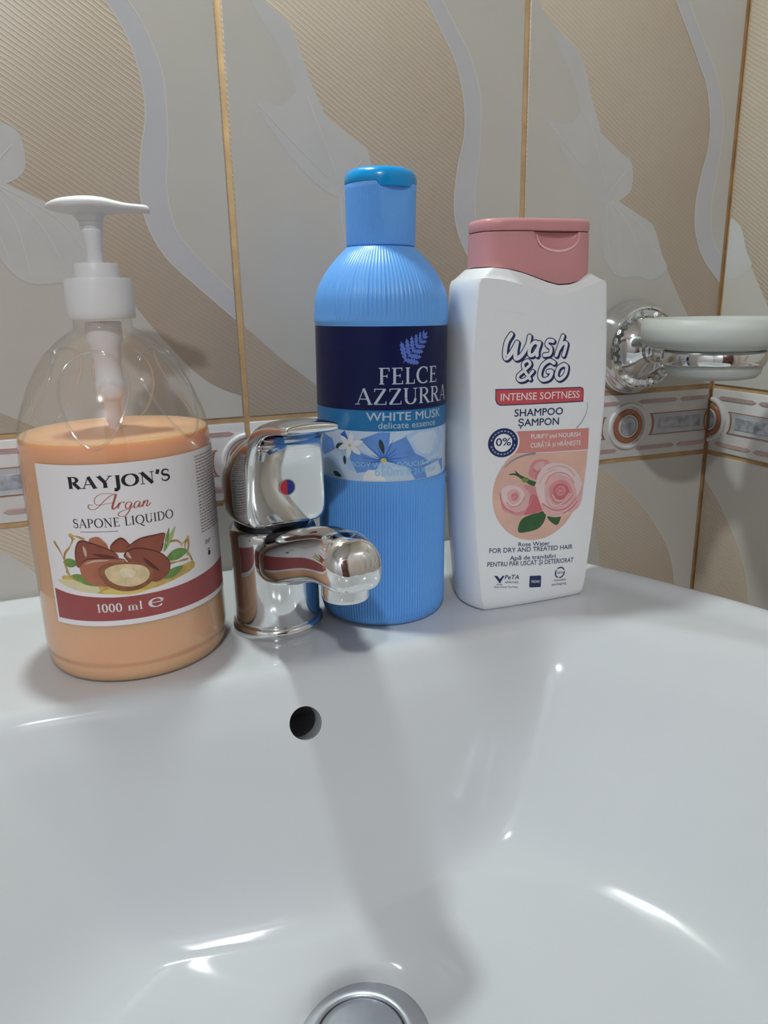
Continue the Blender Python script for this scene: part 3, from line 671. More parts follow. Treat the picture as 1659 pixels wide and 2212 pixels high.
# pump
V, F = lathe([(15.0, 170.4), (15.5, 171), (15.6, 174), (15.3, 187.6), (14.9, 188.9), (10.3, 189.0), (10.0, 189.2), (9.9, 195.0), (9.5, 195.6), (4.6, 195.7)], 96); pump = obj('pump_collar', V, F, WHITEPL, soap, sharp=40)
obj('pump_stem', *lathe([(3.8, 195), (3.9, 204), (4.4, 205), (4.5, 209), (4.9, 210), (4.6, 210.6), (5.2, 211.8), (4.9, 212.4), (5.5, 213.6), (5.2, 214.2), (6.2, 216), (7.0, 218.5)], 48), WHITEPL, soap, sharp=50)
hd = []
for s, zb, zt, hw in cat4([(-18.8, 219.9, 220.6, 2.2), (-17, 218.9, 222, 7), (-12, 217.7, 223.7, 12.5), (-5, 217.1, 224.6, 15.2), (1, 217.1, 224.8, 15.4), (7, 217.2, 224.2, 13.6), (12, 217.6, 223.0, 10.5), (17, 218, 222, 8), (22, 218, 221.6, 6.6), (25.4, 217.7, 221.2, 5.8), (26.6, 217.8, 220.2, 5.0)], 4):
    r = []
    for j in range(40):
        a = 2*PI*j/40; r.append((s, hw*math.cos(a), (zb+zt)/2+(zt-zb)/2*math.copysign(abs(math.sin(a))**.85, math.sin(a))))
    hd.append(r)
hdo = obj('pump_head', *loft(hd), WHITEPL, soap); hdo.rotation_euler = (0, math.radians(.0), math.radians(-6))
obj('pump_chamber', *lathe([(8.4, 169), (8.4, 160), (7.2, 158), (7.2, 152), (6.4, 151), (6.4, 142), (7.0, 141), (7.0, 134), (5.6, 132), (4.2, 130.5), (4.2, 122), (3.0, 120), (3.0, 8)], 48), mat('milky_plastic', (.86, .85, .86), .4), soap, sharp=50)
# ------------------------------------------------------------------ blue body wash bottle
blue = empty('body_wash_bottle', -321.3, -89.6, 0, ry=math.radians(1.05), label='tall ribbed blue body wash bottle with navy label behind the tap', cat='bottle')
BLUE = mat('blue_plastic', (.135, .40, .90), .34, noise=.02, nscale=20, sss=.0)
rib = lambda n, amp: (lambda a: amp*(abs(math.sin(n*a/2))**.7-1))
r140, r96, r120 = rib(140, .62), rib(96, .5), rib(120, .28)
pr = [(30.5, 0), (33.6, .5), (35.5, 2.6), (36.5, 6), (36.7, 10), (36.6, 40), (36.6, 80), (36.5, 82.0)]
prb = [tuple(p) for p in catmull(pr, 3)]
def m_low(a, z, r): return r140(a)*min(1, max(0, (z-1.5)/4))*(1 if z < 80.5 else max(0, 1-(z-80.5)/1.2))
body_low = lathe(prb, 840, True, False, m_low)
lab_r = 36.1
V, F = body_low; n0 = len(V)
up_pr = [tuple(p) for p in catmull([(36.4, 165.2), (36.5, 167), (36.3, 172), (35.6, 178), (34.0, 183), (31.4, 188), (27.6, 193.5), (23.6, 198), (20.2, 201.3), (18.6, 202.9)], 3)]
def m_up(a, z, r): return r96(a)*min(1, max(0, (z-166)/2.5))*min(1, max(0, (203-z)/4))*min(1, r/34)
# one shell: ribbed foot, smooth label zone, ribbed shoulder
ringsb = []
def rr(prof_, mod):
    for r, z in prof_:
        ringsb.append([((r+mod(2*PI*j/840, z, r))*math.cos(2*PI*j/840), (r+mod(2*PI*j/840, z, r))*math.sin(2*PI*j/840), z) for j in range(840)])
rr(prb, m_low); rr([(36.15, 82.6), (lab_r, 83.2), (lab_r, 110), (lab_r, 140), (lab_r, 163.8), (36.2, 164.4)], lambda a, z, r: 0); rr(up_pr, m_up); rr([(18.2, 203.1), (17, 203.1)], lambda a, z, r: 0)
obj('bottle_body', *loft(ringsb), BLUE, blue, sharp=75)
def m_cap(a, z, r): return 0
capr = []
for r, z in [(17.6, 203.3), (18.2, 203.6), (18.35, 204.5), (18.4, 212), (18.5, 220), (18.6, 226), (18.7, 231), (18.7, 233.4), (18.3, 233.9)]:
    ring_ = []
    for j in range(720):
        a = 2*PI*j/720; k = r+r120(a)*(1 if 204 < z < 233.5 else .3); x, y = k*math.cos(a), k*math.sin(a)
        fl = -16.6-.0*(z-204); t = min(1, max(0, (z-210)/14)); c, s_ = math.cos(.12), math.sin(.12)
        d = -(x*-s_+y*c); lim = 19-(19-16.4)*t
        if d > lim: x += -s_*(d-lim)*1; y += c*(d-lim)
        ring_.append((x, y, z))
    capr.append(ring_)
cap = obj('cap', *loft(capr), BLUE, blue, sharp=75)
LID = mat('cyan_blue_plastic', (.0, .30, .72), .22, noise=.02)
lidr = []
for r, z in [(17.8, 233.7), (18.7, 233.8), (18.95, 234.6), (18.95, 236.2), (18.5, 238.2), (17.2, 240.0), (15, 241.0), (11, 241.5), (5, 241.7), (.3, 241.75)]:
    lidr.append([(r*math.cos(2*PI*j/120), r*math.sin(2*PI*j/120), z-(2.3*max(0, min(1, (math.cos(2*PI*j/120+PI/2-.12)-.83)/.05)) if z < 235 else 0)) for j in range(120)])
obj('flip_lid', *loft(lidr), LID, cap, sharp=60)
BM = cylmap(lab_r)
NAVY = mat('navy_print', (.008, .012, .065), .3, spec=.2, noise=.05); TEAL = mat('teal_blue_print', (.01, .17, .42), .3); SILVER = mat('silver_grey_print', (.50, .57, .68), .3); ICE = mat('ice_blue_print', (.55, .68, .86), .32, noise=.06, nscale=60); FERN = mat('fern_blue_print', (.10, .18, .62), .3)
MIDB = mat('mid_blue_petal_print', (.13, .30, .72), .32, noise=.12, nscale=120); PALEB = mat('pale_blue_petal_print', (.42, .60, .88), .32, noise=.06, nscale=80); WPET = mat('white_petal_print', (.80, .82, .86), .32); DGREEN = mat('dark_leaf_print', (.02, .05, .06), .35); YEL = mat('yellow_centre_print', (.62, .60, .10), .35); LTEAL = mat('pale_teal_print', (.33, .62, .86), .32); DEEPB = mat('deep_blue_vein_print', (.04, .13, .5), .32)
P = Print()
P.poly([(-100, 121.3), (100, 121.3), (100, 163.4), (-100, 163.4)], NAVY, 0); P.poly([(-100, 110.4), (100, 110.4), (100, 121.3), (-100, 121.3)], TEAL, 0); P.poly([(-100, 83.6), (100, 83.6), (100, 110.4), (-100, 110.4)], ICE, 0)
blabel = P.build('label', BM, blue, 1.6, base=.03)
P = Print()
roman(P, 'FELCE', -14.0, 21.4, 134.6, 8.4, SILVER, .15, .06); roman(P, 'AZZURRA', -26.2, 33.0, 124.3, 8.2, SILVER, .135, .055, gap=.02)
P.text('WHITE MUSK', -20.5, 25.5, 116.0, 4.2, SILVER, bold=.012); P.text('delicate essence', -14.3, 20.4, 111.9, 3.3, SILVER, bold=.004)
# fern leaf emblem
ax0, ax1 = Vector((-1.4, 145.2)), Vector((12.4, 159.6)); axd = ax1-ax0
P.stroke([tuple(ax0), tuple(ax0+axd*.4), tuple(ax1)], .35, FERN, 2)
for k in range(6):
    t = .10+.15*k; b = ax0+axd*t; L = 8.6*(1-t)**.7+1.8
    for sgn in (-1, 1):
        an = math.atan2(axd.y, axd.x)+sgn*math.radians(58-4*k); tip = b+Vector((math.cos(an), math.sin(an)))*L*(1 if sgn > 0 else .85); dd = tip-b; nn = Vector((-dd.y, dd.x)).normalized(); A1 = []; B1 = []
        for q in range(11):
            f_ = q/10; h_ = (1.25*(L/8)+.2)*math.sin(PI*min(1, f_*.86+.1))**.7*(1 if q % 2 == 0 else .55)*(0 if q == 10 else 1)
            c_ = b+dd*f_; A1.append(tuple(c_+nn*h_)); B1.append(tuple(c_-nn*h_))
        P.poly(A1+B1[-2::-1], FERN, 2)
P.leaf(*(ax0+axd*.85), *(ax1+axd*.06), 1.6, FERN, 2)
# flowers along the lower band
def petals(cx, cy, n, L, wd, m, layer, a0=0.0, sy=1.0):
    for k in range(n):
        a = a0+2*PI*k/n; P.leaf(cx+math.cos(a)*.6, cy+math.sin(a)*.6, cx+math.cos(a)*L, cy+math.sin(a)*L*sy, wd, m, layer)
def vclip(pts): return [(a, min(110.3, max(83.7, b))) for a, b in pts]
P.poly(vclip([(-12, 95), (-32, 104), (-36, 98), (-30, 89), (-20, 90)]), PALEB, 1); P.poly(vclip([(-12, 95), (-24, 106), (-14, 110), (-8, 110), (-9, 100)]), MIDB, 1)
P.poly(vclip([(-12, 95.2), (-8, 104), (2, 108), (8, 100), (14, 93), (4, 90)]), MIDB, 1); P.poly(vclip([(-12, 95), (-30, 101), (-30, 95), (-26, 88), (-16, 90)]), MIDB, 1)
for k in range(11):
    a = math.radians(-15+21*k); L = 11+4*math.sin(k*2.1); P.stroke([(-11.5, 95.4), (-11.5+math.cos(a)*L, min(110, 95.4+math.sin(a)*L*.8))], lambda t, d: .7*(1-t)+.12, DEEPB, 2)
P.ellipse(-11.6, 95.2, 1.6, 1.2, YEL, 3); P.leaf(-13.5, 106.5, -11.4, 98.5, 2.6, DGREEN, 3)
P.poly(vclip([(0, 108), (6, 112), (24, 111), (30, 104), (24, 97), (14, 94), (6, 98)]), PALEB, 3); P.poly(vclip([(2, 106), (8, 109), (20, 109), (24, 103), (16, 96.5), (9, 98)]), ICE, 4); P.stroke([(24, 109), (22, 104), (18, 100)], .5, LTEAL, 5)
petals(-30, 102.7, 6, 8.2, 3.0, WPET, 4, .35, .9); P.ellipse(-30, 102.7, .8, .7, YEL, 5)
P.leaf(-39.5, 100.4, -34.5, 103.4, 2.6, DGREEN, 3); P.leaf(-33.5, 96.8, -33.2, 91.8, 2.0, DGREEN, 3); P.leaf(-42, 87, -35.5, 85.2, 2.6, DGREEN, 3)
P.poly(vclip([(-60, 100), (-50, 107), (-42, 105), (-40, 100), (-50, 95)]), MIDB, 2); P.poly(vclip([(-56, 96), (-46, 98), (-38, 94), (-34, 86), (-50, 84)]), PALEB, 1); P.poly(vclip([(-36, 108), (-33, 112), (-31, 106), (-33, 104)]), DEEPB, 3)
P.poly(vclip([(-24, 84), (-20, 90), (-14, 90), (-10, 84)]), WPET, 1); P.poly(vclip([(6, 84), (2, 90), (20, 93), (30, 92), (30, 84)]), MIDB, 1); P.poly(vclip([(14, 84), (12, 90), (24, 92), (30, 84)]), ICE, 2)
P.text('BODY WASH-DOUCHE & BAIN', -29, 25.5, 91.4, 2.5, LTEAL, 6, bold=.01); P.text('650ml℮', -16.2, 3.6, 86.9, 4.6, LTEAL, 6, bold=.012); P.text('21.98 fl.oz', 5.4, 21, 87.0, 2.8, LTEAL, 6, bold=.008)
P.build('label_print', BM, blabel, 1.6, base=.05, dh=.025)

# ------------------------------------------------------------------ white shampoo bottle
sh = empty('shampoo_bottle', -238, -107, 0, label='white shampoo bottle with pink cap and rose picture at the right', cat='bottle')
SHW = mat('white_bottle_plastic', (.86, .87, .895), .28, coat=.3, noise=.008)
HD = 20.0
def yfr(x): return -HD+2.6*(x/45)**2
def zA(x): 
    t = (x+36)/72; pts = [(-45, 184.5), (-36, 185.6), (-27, 184.9), (-19, 183.2), (-11, 180.8), (-4, 178.2), (4, 176.4), (11, 176.3), (19, 178.2), (27, 181), (36, 183.8), (45, 184.3)]
    for (a, b), (c, d) in zip(pts, pts[1:]):
        if a <= x <= c: return b+(d-b)*(x-a)/(c-a)
    return 184.5
def zB(x):
    pts = [(-36, 192), (-30, 191.9), (-22, 191), (-14, 189.3), (-6, 186.8), (2, 184.2), (9, 182.6), (16, 182.9), (22, 184.2), (28, 186.6), (34, 189.6), (36, 190)]
    if x < -36: return 192
    for (a, b), (c, d) in zip(pts, pts[1:]):
        if a <= x <= c: return b+(d-b)*(x-a)/(c-a)
    return 190
NF, NS = 40, 18
def section(W, k, t0, dsc=1.0):
    p = []
    xk = k*W
    for i in range(NF): x = -xk+2*xk*i/NF; p.append((x, yfr(x)*dsc))
    yk = yfr(xk)*dsc
    side = []
    for i in range(NS):
        t = t0+(PI-2*t0)*i/NS; side.append((xk+(W-xk)*(math.sin(t)-math.sin(t0))/(1-math.sin(t0)), yk*math.cos(t)/math.cos(t0)))
    p += side
    for i in range(NF): x = xk-2*xk*i/NF; p.append((x, -yfr(x)*dsc))
    p += [(-a, -b) for a, b in side]
    return p
def wz(z):
    pts = [(0, 40), (12, 41.6), (45, 44.0), (87, 45.0), (135, 45), (152, 44.0), (170, 42), (186, 40.2)]
    for (a, b), (c, d) in zip(pts, pts[1:]):
        if a <= z <= c: 
            t = (z-a)/(c-a); return b+(d-b)*t
    return 40.2
rg = []
for ins, z, ds in ((5, 0, .8), (2.2, .4, .9), (.8, 1.5, .96), (.1, 4, .995)):
    rg.append([(x, y, z) for x, y in section(wz(0)-ins, .84, .75, ds)])
zs = [8+i*6 for i in range(24)]+[152, 157, 162, 167, 171, 174.6]
for z in zs:
    g = max(0, min(1, z/110)); k = .84+.09*g; t0 = .75*(1-g)+.02
    if z > 150: k = .93
    ringp = []
    for x, y in section(wz(z), k, t0):
        zz = z if z < 150 else 150+(z-150)*(zA(x)-150)/(176.0-150)
        ringp.append((x, y, zz))
    rg.append(ringp)
for t, rnd in ((0, .0), (.04, -.5), (.12, -.6), (.5, .0), (.9, 0), (1.0, 0)):
    A_ = section(wz(186), .93, .02); B_ = section(34.2, .86, .05, .86)
    rg.append([(a[0]*(1-t)+b[0]*t, a[1]*(1-t)+b[1]*t, zA(a[0])*(1-t)+(zB(b[0])-.6)*t+(0.5 if t == 0 else .35 if t < .1 else 0)) for a, b in zip(A_, B_)])
rg.append([(x*.9, y*.9, zB(x)-1) for x, y in section(34.2, .86, .05, .86)])
obj('bottle_body', *loft(rg), SHW, sh, sharp=38)
PINK = mat('pink_translucent_plastic', (.88, .40, .42), .36, trans=.3, noise=.02, ior=1.4)
def capsec(hw, hd): 
    o = []
    N_ = 160
    for j in range(N_):
        a = 2*PI*j/N_; c, s = math.cos(a), math.sin(a); e = 3.4
        o.append((hw*math.copysign(abs(c)**(2/e), c), hd*math.copysign(abs(s)**(2/e), s)))
    return o
def thumb(x, y, z):
    if y < 0:
        dx = (x-8)/14.0; dz = (209.4-z)/9.5; q = dx*dx+dz*dz
        if q < 1 and dz > -.05: return y+4.6*(1-q)**.4
    return y
cr = []
zl = [0, .2, .4, .55, .65, .72, .78, .83, .87, .91, .95, .985, 1.0]
for t in zl:
    cr.append([(x, thumb(x, y, zB(x)*(1-t)+209.0*t), zB(x)*(1-t)+209.0*t) for x, y in capsec(33.8-.5*t, 16.8)])
cr.append([(x, thumb(x, y, 209), 209.3) for x, y in capsec(32.6, 16.0)])
pcap = obj('cap', *loft(cr), PINK, sh, sharp=50)
cr = [[(x, y, z) for x, y in capsec(hw, hd_)] for hw, hd_, z in ((32.4, 15.9, 209.5), (33.1, 16.6, 209.7), (33.3, 16.8, 210.3), (33.3, 16.8, 213.6), (32.9, 16.4, 215.0), (32.0, 15.6, 215.7), (26, 12, 216.1), (10, 5, 216.2))]
obj('flip_lid', *loft(cr), PINK, pcap, sharp=50)
capy = lambda x: -16.8*(1-min(.999, abs(x)/33.5)**3.4)**(1/3.4)
P = Print(); P.stroke([(8+13.2*math.cos(PI+PI*j/24), 207.6-8.2*abs(math.sin(PI*j/24))**.9) for j in range(25)], lambda t, d: .4+.9*math.sin(PI*t), mat('pink_rim_lit', (.92, .52, .53), .3), 1)  # lighter pink arc: brightness of the recess edge painted into the colour
P.build('thumb_ridge', lambda u, v, h: (u, capy(u)-h, v), pcap, 2.0, base=.25)
# print on the front
HM = [0.204051, 0.00756681, -245.77, -0.0335822, -0.19201, 289.457, -0.000170433, -0.00012401, 1.0]
def A(x, y):
    d = HM[6]*x+HM[7]*y+1; return ((HM[0]*x+HM[1]*y+HM[2])/d, (HM[3]*x+HM[4]*y+HM[5])/d)
SHM = lambda u, v, h: (u, yfr(u)-h, v)
NAV = mat('dark_navy_print', (.012, .025, .11), .35); REDB = mat('coral_red_print', (.62, .085, .10), .35); SALM = mat('salmon_print', (.68, .27, .25), .35); PEACH = mat('peach_print', (.76, .47, .38), .35, noise=.08, nscale=60); GREYP = mat('grey_print', (.28, .29, .33), .35); SHWP = mat('white_lettering_print', (.86, .87, .895), .35)
P = Print()
def txt(body, x0, y0, x1, y1, cap_px, m, layer=2, bold=0.0, **k):
    a, b = A(x0, y0), A(x1, y1); c = A((x0+x1)/2, (y0+y1)/2-cap_px)[1]-A((x0+x1)/2, (y0+y1)/2)[1]
    P.text(body, a[0], b[0], a[1], c, m, layer, bold, slope=(b[1]-a[1])/(b[0]-a[0]), **k)
def Z6(x, y): return A(940+x/4.1475, 450+y/4.1475)
def wash(pts, wd=5.0, k=7):
    q = [tuple(p) for p in catmull([Z6(*p) for p in pts], k)]
    cs = lambda f: (lambda t, d: f)
    P.stroke([(a+.8, b-.65) for a, b in q], wd*.72+.9, NAV, 1); P.stroke(q, wd*.72+.8, NAV, 2); 
    for e in (q[0], q[-1]):
        P.ellipse(e[0]+.8, e[1]-.65, wd*.36+.45, wd*.36+.45, NAV, 1, n=14); P.ellipse(*e, wd*.36+.4, wd*.36+.4, NAV, 2, n=14); P.ellipse(*e, wd*.36-.1, wd*.36-.1, SHWP, 3, n=14)
    P.stroke(q, wd*.72-.2, SHWP, 3)
T = 3.6
wash([(685, 1130), (645, 1200), (630, 1290), (640, 1345), (690, 1290), (735, 1205)], T); wash([(735, 1205), (722, 1280), (728, 1345), (780, 1310), (830, 1220), (845, 1150)], T)
wash([(930, 1215), (890, 1200), (850, 1250), (845, 1310), (880, 1310), (920, 1250), (935, 1205)], T*.85); wash([(935, 1205), (915, 1270), (912, 1318)], T*.85)
wash([(1055, 1190), (1015, 1185), (1000, 1220), (1035, 1255), (1025, 1305), (975, 1315)], T*.85)
wash([(1145, 1145), (1110, 1240), (1085, 1315)], T*.9); wash([(1100, 1270), (1140, 1215), (1175, 1210), (1165, 1265), (1150, 1315)], T*.85)
wash([(850, 1530), (800, 1450), (790, 1390), (830, 1365), (850, 1400), (800, 1450), (745, 1500), (755, 1540), (810, 1530), (875, 1460)], T*.7)
wash([(1065, 1385), (1020, 1365), (960, 1410), (935, 1490), (960, 1535), (1020, 1520), (1045, 1465), (1010, 1462)], T*.9)
wash([(1150, 1400), (1105, 1430), (1085, 1500), (1115, 1530), (1165, 1490), (1180, 1420), (1150, 1400)], T*.85)
P.poly([A(*q) for q in [(1072, 841), (1255, 836), (1261, 838), (1263, 843), (1262, 868), (1082, 877), (1075, 873), (1072, 865)]], NAV, 1)
P.poly([A(*q) for q in [(1073, 843), (1255, 838), (1260, 840), (1262, 844), (1261, 866), (1083, 875), (1077, 872), (1074, 864)]], REDB, 2)
txt('INTENSE SOFTNESS', 1083, 866, 1253, 859, 15, SHWP, 3, .006)
txt('SHAMPOO', 1112, 900, 1216, 895, 15, NAV, 2, .012); txt('ȘAMPON', 1120, 921, 1207, 917, 15, NAV, 2, .012, )
P.stroke([A(*q) for q in ((1271, 868), (1272, 880), (1268, 895), (1260, 910), (1247, 925))], lambda t, d: .25+.35*t, GREYP, 1)
P.poly([A(*q) for q in [(1116, 932), (1275, 925), (1273, 971), (1113, 980)]], SALM, 2)
txt('PURIFY and NOURISH', 1147, 948, 1255, 943, 9.5, SHWP, 3, .006); txt('CURĂȚĂ și HRĂNEȘTE', 1146, 967, 1256, 961, 9.5, SHWP, 3, .006)
c0 = A(1088, 957); P.ellipse(*c0, 10.0, 8.9, SHWP, 3, n=40); P.ellipse(*c0, 9.0, 8.1, NAV, 4, n=40); P.ellipse(*c0, 5.5, 5.0, SHWP, 5, n=36)
for k in range(22):
    a = 2*PI*k/22
    if k % 11 in (0,): continue
    P.stroke([(c0[0]+7.2*math.cos(a-.09), c0[1]+6.5*math.sin(a-.09)), (c0[0]+7.2*math.cos(a+.09), c0[1]+6.5*math.sin(a+.09))], .75, mat('pale_blue_print', (.35, .42, .6), .35), 5)
txt('0%', 1073, 964, 1104, 962, 16, NAV, 6, .012)
P.stroke([tuple(p) for p in catmull([A(*q) for q in ((1091, 1010), (1110, 994), (1132, 984), (1157, 979))], 5)], lambda t, d: .5+1.0*t, GREYP, 3)
# rose picture
cc = A(1162, 1063); R_ = 28.6
disc = [(cc[0]+R_*math.cos(math.radians(t)), cc[1]+R_*math.sin(math.radians(t))) for t in range(-28, -253, -5)]
P.poly([A(1117, 981), A(1160, 979), A(1272, 973), A(1270, 1000), A(1266, 1030), A(1261, 1065)]+disc, PEACH, 1)
RP1 = mat('rose_pale_print', (.76, .44, .44), .35, noise=.07, nscale=120); RP2 = mat('rose_pink_print', (.70, .29, .31), .35, noise=.08, nscale=120); RP3 = mat('rose_deep_print', (.62, .16, .18), .35); RP4 = mat('rose_light_print', (.80, .62, .60), .35); GL = mat('rose_leaf_print', (.035, .11, .035), .35, noise=.2, nscale=150)
def Z7(x, y): return A(940+x/4.1475, 880+y/4.1475)
def rp(pts, m, layer): P.poly([tuple(p) for p in catmull([Z7(*q) for q in pts], 4, True)], m, layer)
def rs(pts, wd, m, layer): P.stroke([tuple(p) for p in catmull([Z7(*q) for q in pts], 5)], wd, m, layer)
rp([(745, 1115), (770, 1010), (860, 960), (980, 930), (985, 1000), (930, 1080), (830, 1115)], GL, 2); rp([(1005, 980), (1060, 960), (1125, 965), (1120, 1010), (1090, 1055), (1030, 1020)], GL, 2)
rs([(895, 690), (840, 665), (780, 630), (720, 600), (665, 605)], lambda t, d: 2.6*(1-t)+.5, GL, 2); rs([(770, 630), (735, 590), (715, 565)], lambda t, d: 1.4*(1-t)+.2, GL, 2); P.ellipse(*Z7(810, 650), 2.2, 1.5, mat('bud_green_print', (.16, .28, .07), .35), 3, n=16)
rp([(850, 540), (880, 485), (940, 465), (1000, 470), (1028, 505), (990, 560), (940, 640), (900, 650), (840, 610)], RP2, 3); rp([(880, 530), (920, 490), (980, 490), (960, 540), (910, 560)], RP1, 4); rs([(870, 560), (920, 580), (970, 550)], .5, RP3, 5); rs([(900, 640), (905, 600), (930, 575)], .5, RP3, 5)
rp([(580, 760), (600, 695), (680, 675), (780, 690), (890, 720), (960, 800), (960, 920), (880, 950), (780, 975), (690, 960), (610, 920), (600, 850)], RP1, 3)
rp([(790, 700), (890, 710), (940, 800), (960, 920), (870, 955), (790, 965), (830, 880), (860, 790)], RP2, 4); rp([(860, 780), (930, 820), (955, 920), (800, 960), (830, 900)], RP3, 5)
rp([(600, 750), (660, 700), (760, 720), (800, 790), (770, 860), (690, 890), (620, 850)], RP4, 4); rp([(650, 770), (700, 730), (760, 760), (760, 830), (700, 870), (655, 830)], RP1, 5); rp([(685, 780), (730, 755), (750, 800), (715, 840), (685, 820)], RP2, 6)
for l in ([(640, 850), (690, 890), (760, 870), (800, 800)], [(610, 900), (690, 945), (790, 930), (850, 860), (870, 780)], [(690, 800), (715, 780), (735, 800), (715, 830)]): rs(l, .55, RP3 if l[0][0] == 690 else RP2, 7)
rp([(900, 700), (930, 590), (1000, 510), (1120, 500), (1230, 540), (1310, 640), (1330, 780), (1290, 900), (1180, 960), (1080, 985), (990, 960), (945, 880), (920, 800)], RP4, 6)
rp([(1000, 640), (1100, 600), (1210, 640), (1270, 760), (1230, 880), (1120, 940), (1020, 900), (980, 780)], RP1, 7); rp([(1030, 700), (1110, 650), (1200, 680), (1240, 790), (1180, 860), (1090, 870), (1030, 800)], RP2, 8); rp([(1060, 720), (1120, 680), (1190, 710), (1200, 780), (1140, 830), (1070, 800)], RP3, 9); rp([(1080, 735), (1120, 700), (1165, 720), (1165, 770), (1120, 795), (1085, 775)], RP2, 10)
rp([(935, 840), (1000, 900), (1090, 945), (1180, 925), (1160, 962), (1080, 985), (990, 960), (950, 895)], RP1, 7.5); rp([(1210, 860), (1290, 780), (1325, 700), (1325, 800), (1285, 900), (1200, 945)], RP1, 7.5); rp([(600, 850), (650, 915), (740, 940), (800, 925), (780, 970), (690, 958), (610, 918)], RP2, 5.5)
rs([(585, 770), (600, 850), (640, 910), (700, 940)], .5, RP3, 7); rs([(1000, 560), (1090, 525), (1190, 545), (1260, 620)], .7, RP1, 11); rs([(985, 690), (1020, 620), (1100, 585), (1190, 605), (1250, 680)], .6, RP2, 11)
for l, m in (([(1000, 800), (1060, 880), (1150, 850), (1230, 770)], RP4), ([(1090, 760), (1110, 725), (1145, 735), (1140, 765), (1115, 765)], RP3), ([(960, 860), (1060, 920), (1180, 900), (1270, 810)], RP3), ([(1050, 780), (1080, 830), (1150, 830), (1200, 770)], RP4), ([(1150, 950), (1230, 900), (1280, 840)], RP3), ([(930, 680), (980, 600), (1080, 550)], RP1)): rs(l, .6, m, 11)
txt('Rose Water', 1120, 1180.5, 1187, 1177.5, 8.5, NAV, 2, .008); txt('FOR DRY AND TREATED HAIR', 1059, 1196, 1238, 1186, 9.6, NAV, 2, .008); txt('Apă de trandafiri', 1102, 1210.5, 1200, 1205, 8.6, NAV, 2, .008); txt('PENTRU PĂR USCAT ȘI DETERIORAT', 1055, 1226, 1240, 1214.5, 9.6, NAV, 2, .008)
P.poly([A(*q) for q in ((1069, 1245), (1076, 1245), (1081, 1252), (1086, 1245), (1091, 1244), (1081, 1261))], NAV, 2); P.stroke([A(*q) for q in ((1081, 1258), (1074, 1264), (1086, 1264), (1081, 1258))], .4, NAV, 2)
txt('PeTA', 1091, 1252, 1121, 1251, 9, NAV, 2, .012, shear=.2); txt('APPROVED', 1091, 1261, 1120, 1260, 4.5, NAV, 2, .0); txt('Global Animal Test Policy', 1068, 1271, 1119, 1270, 4, NAV, 2, .0)
P.poly([A(*q) for q in ((1145, 1244), (1167, 1243), (1169, 1245), (1168, 1267), (1166, 1268), (1145, 1269), (1143, 1267), (1144, 1245))], NAV, 2); txt('VEGAN', 1147, 1259, 1165, 1258.5, 5.5, SHWP, 3, .008)
k0 = A(1210, 1237); P.ring(*k0, 3.2, .75, NAV, 2, .4, 2.2); P.ring(*k0, 3.2, .75, NAV, 2, 2.5, 4.3); P.ring(*k0, 3.2, .75, NAV, 2, 4.6, 6.4)
txt('100%', 1201, 1240, 1218, 1239, 4.5, NAV, 2, .0); txt('recyclable', 1196, 1256, 1223, 1254, 5, NAV, 2, .0); txt('packaging', 1192, 1265, 1224, 1262, 5, NAV, 2, .0)
P.build('front_print', SHM, sh, 2.0, base=.05, dh=.02)
# thin raised edge of the clear label, top left
P = Print(); P.stroke([tuple(p) for p in catmull([A(*q) for q in ((1073, 690), (1075, 668), (1095, 671), (1135, 681))], 4)], .3, mat('label_edge', (.84, .85, .86), .2), 1); P.build('label_edge', SHM, sh, 2.0, base=.05)

# ------------------------------------------------------------------ soap dish on the wall
hold = empty('soap_dish_holder', -83, 0, 138, label='chrome soap dish holder with beaded round wall rosette', cat='soap holder')
def out(vf): return [(a, -c, b) for a, b, c in vf[0]], vf[1]
obj('wall_rosette', *out(lathe([(35, 0), (35.3, 2.5), (34.6, 6), (32.6, 10), (31, 14), (30.8, 16.5), (30.4, 17.5), (28.8, 17.8), (28.0, 16.6), (23.4, 16.6), (22.6, 17.6), (20, 20.5), (16, 23.5), (12, 25.4), (10.4, 26.5), (10.2, 30)], 96, False, True)), CHROME, hold, sharp=40)
bd = make_mesh('bead', *box_v(-1.9, 1.9, -1.3, 1.3, -1.9, 1.9), CHROME, smooth=False)
bm = bmesh.new(); bm.from_mesh(bd); bmesh.ops.bevel(bm, geom=bm.edges[:], offset=.8*K, segments=2, affect='EDGES'); bm.to_mesh(bd); bm.free()
for k in range(26):
    a = 2*PI*k/26; o = link('bead', bd, hold); o.location = (25.7*math.cos(a)*K, -17.2*K, 25.7*math.sin(a)*K); o.rotation_euler = (0, -a, 0)
obj('arm', *out(lathe([(9.0, 26), (9.6, 28), (9.6, 31), (8.4, 32), (7.2, 36), (6.4, 44), (6.2, 54.5)], 48, True, True)), CHROME, hold, sharp=50)
DY = -86
ringv = []
for r, z in ((31.0, -7), (32.4, -6.8), (33.0, -5.8), (33.2, -2.4), (33.0, 1.2), (32.4, 2.2), (31.0, 2.4), (30.8, 1.4), (30.8, -6), (31.0, -7)):
    ringv.append([(r*math.cos(2*PI*j/120), DY+r*math.sin(2*PI*j/120), z) for j in range(120)])
obj('support_ring', *loft(ringv, False, False), CHROME, hold, sharp=60)
dish = empty('glass_soap_dish', -83, DY, 122, label='frosted greenish glass soap dish resting in the chrome ring', cat='soap dish')
FROST = bpy.data.materials.new('frosted_glass'); FROST.use_nodes = True
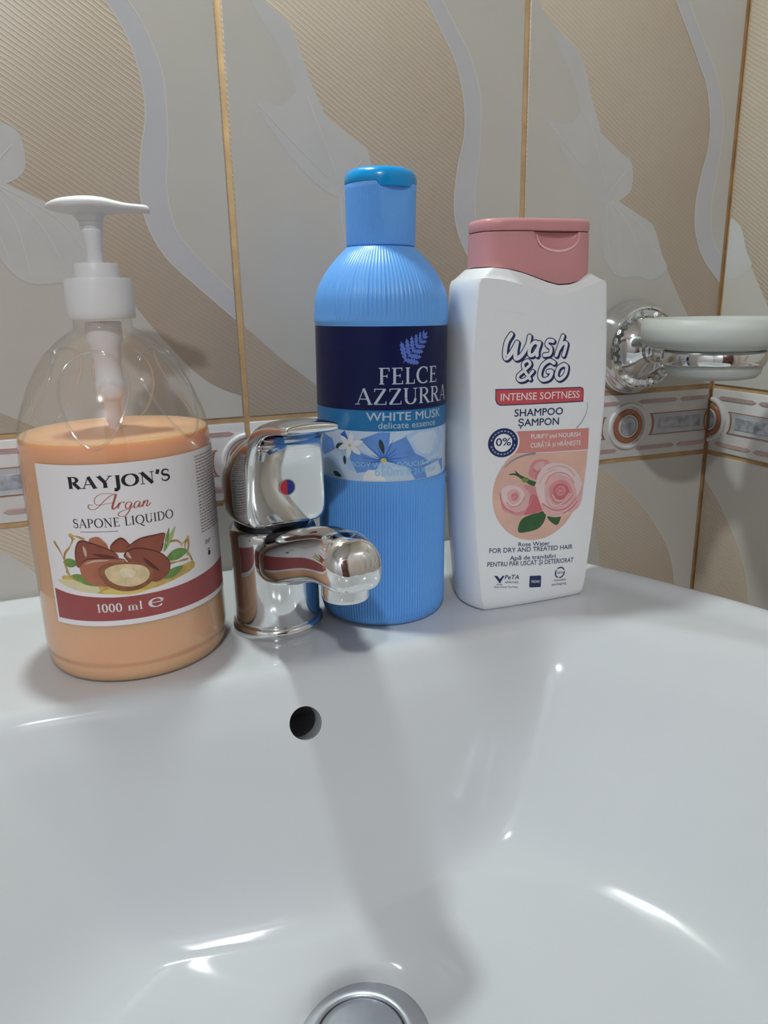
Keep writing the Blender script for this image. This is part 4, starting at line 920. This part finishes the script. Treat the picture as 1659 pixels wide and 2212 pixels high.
b = FROST.node_tree.nodes['Principled BSDF']; b.inputs['Base Color'].default_value = (.86, .895, .855, 1); b.inputs['Roughness'].default_value = .35; b.inputs['Transmission Weight'].default_value = .4; b.inputs['IOR'].default_value = 1.3
nz = FROST.node_tree.nodes.new('ShaderNodeTexNoise'); nz.inputs['Scale'].default_value = 400; bpn = FROST.node_tree.nodes.new('ShaderNodeBump'); bpn.inputs['Strength'].default_value = .1; bpn.inputs['Distance'].default_value = .0005
FROST.node_tree.links.new(nz.outputs['Fac'], bpn.inputs['Height']); FROST.node_tree.links.new(bpn.outputs['Normal'], b.inputs['Normal'])
obj('dish_bowl', *lathe([(.5, 0), (22, 0), (27, 1), (29.4, 3.5), (30.4, 8), (30.5, 18.6), (33, 19.2), (40, 20.2), (44.6, 22.6), (46.4, 26.5), (47, 31.5), (46.8, 33.6), (45.4, 38.2), (44.2, 39), (42.8, 38.6), (41.4, 33), (39, 28), (34, 24.6), (28, 22), (26, 16), (24.6, 8), (21, 4.4), (.5, 3.6)], 120), FROST, dish, sharp=70)

# ------------------------------------------------------------------ lamps on the ceiling
GLOW = mat('lamp_diffuser', (1, .98, .95), .5, emit=3.0)
sl = tag(bpy.data.objects.new('mirror_lamp', None), 'small chrome lamp on the tiled wall above the washbasin', 'lamp'); COL.objects.link(sl); sl.location = SPOT
obj('housing', *lathe([(18, -10), (20, -8), (20, 30), (14, 34)], 48, False, True), CHROME_DULL, sl); obj('diffuser', *lathe([(17.5, -9), (.5, -9)], 48, False, True), GLOW, sl)
obj('bracket', *box_v(-5, 5, 10, 27, 14, 22), CHROME_DULL, sl, smooth=False); obj('wall_plate', *box_v(-25, 25, 22, 32.5, -5, 41), CHROME_DULL, sl, smooth=False)
cl = tag(bpy.data.objects.new('ceiling_lamp', None), 'wide round white ceiling lamp in the middle of the room', 'lamp'); COL.objects.link(cl); cl.location = ROOMLAMP
obj('housing', *lathe([(175, -2), (190, 10), (190, 66), (160, 69)], 64, False, True), WHITEPL, cl); obj('diffuser', *lathe([(174, -8), (.5, -9)], 64, False, True), GLOW, cl)
bpy.data.objects.remove(_fo)
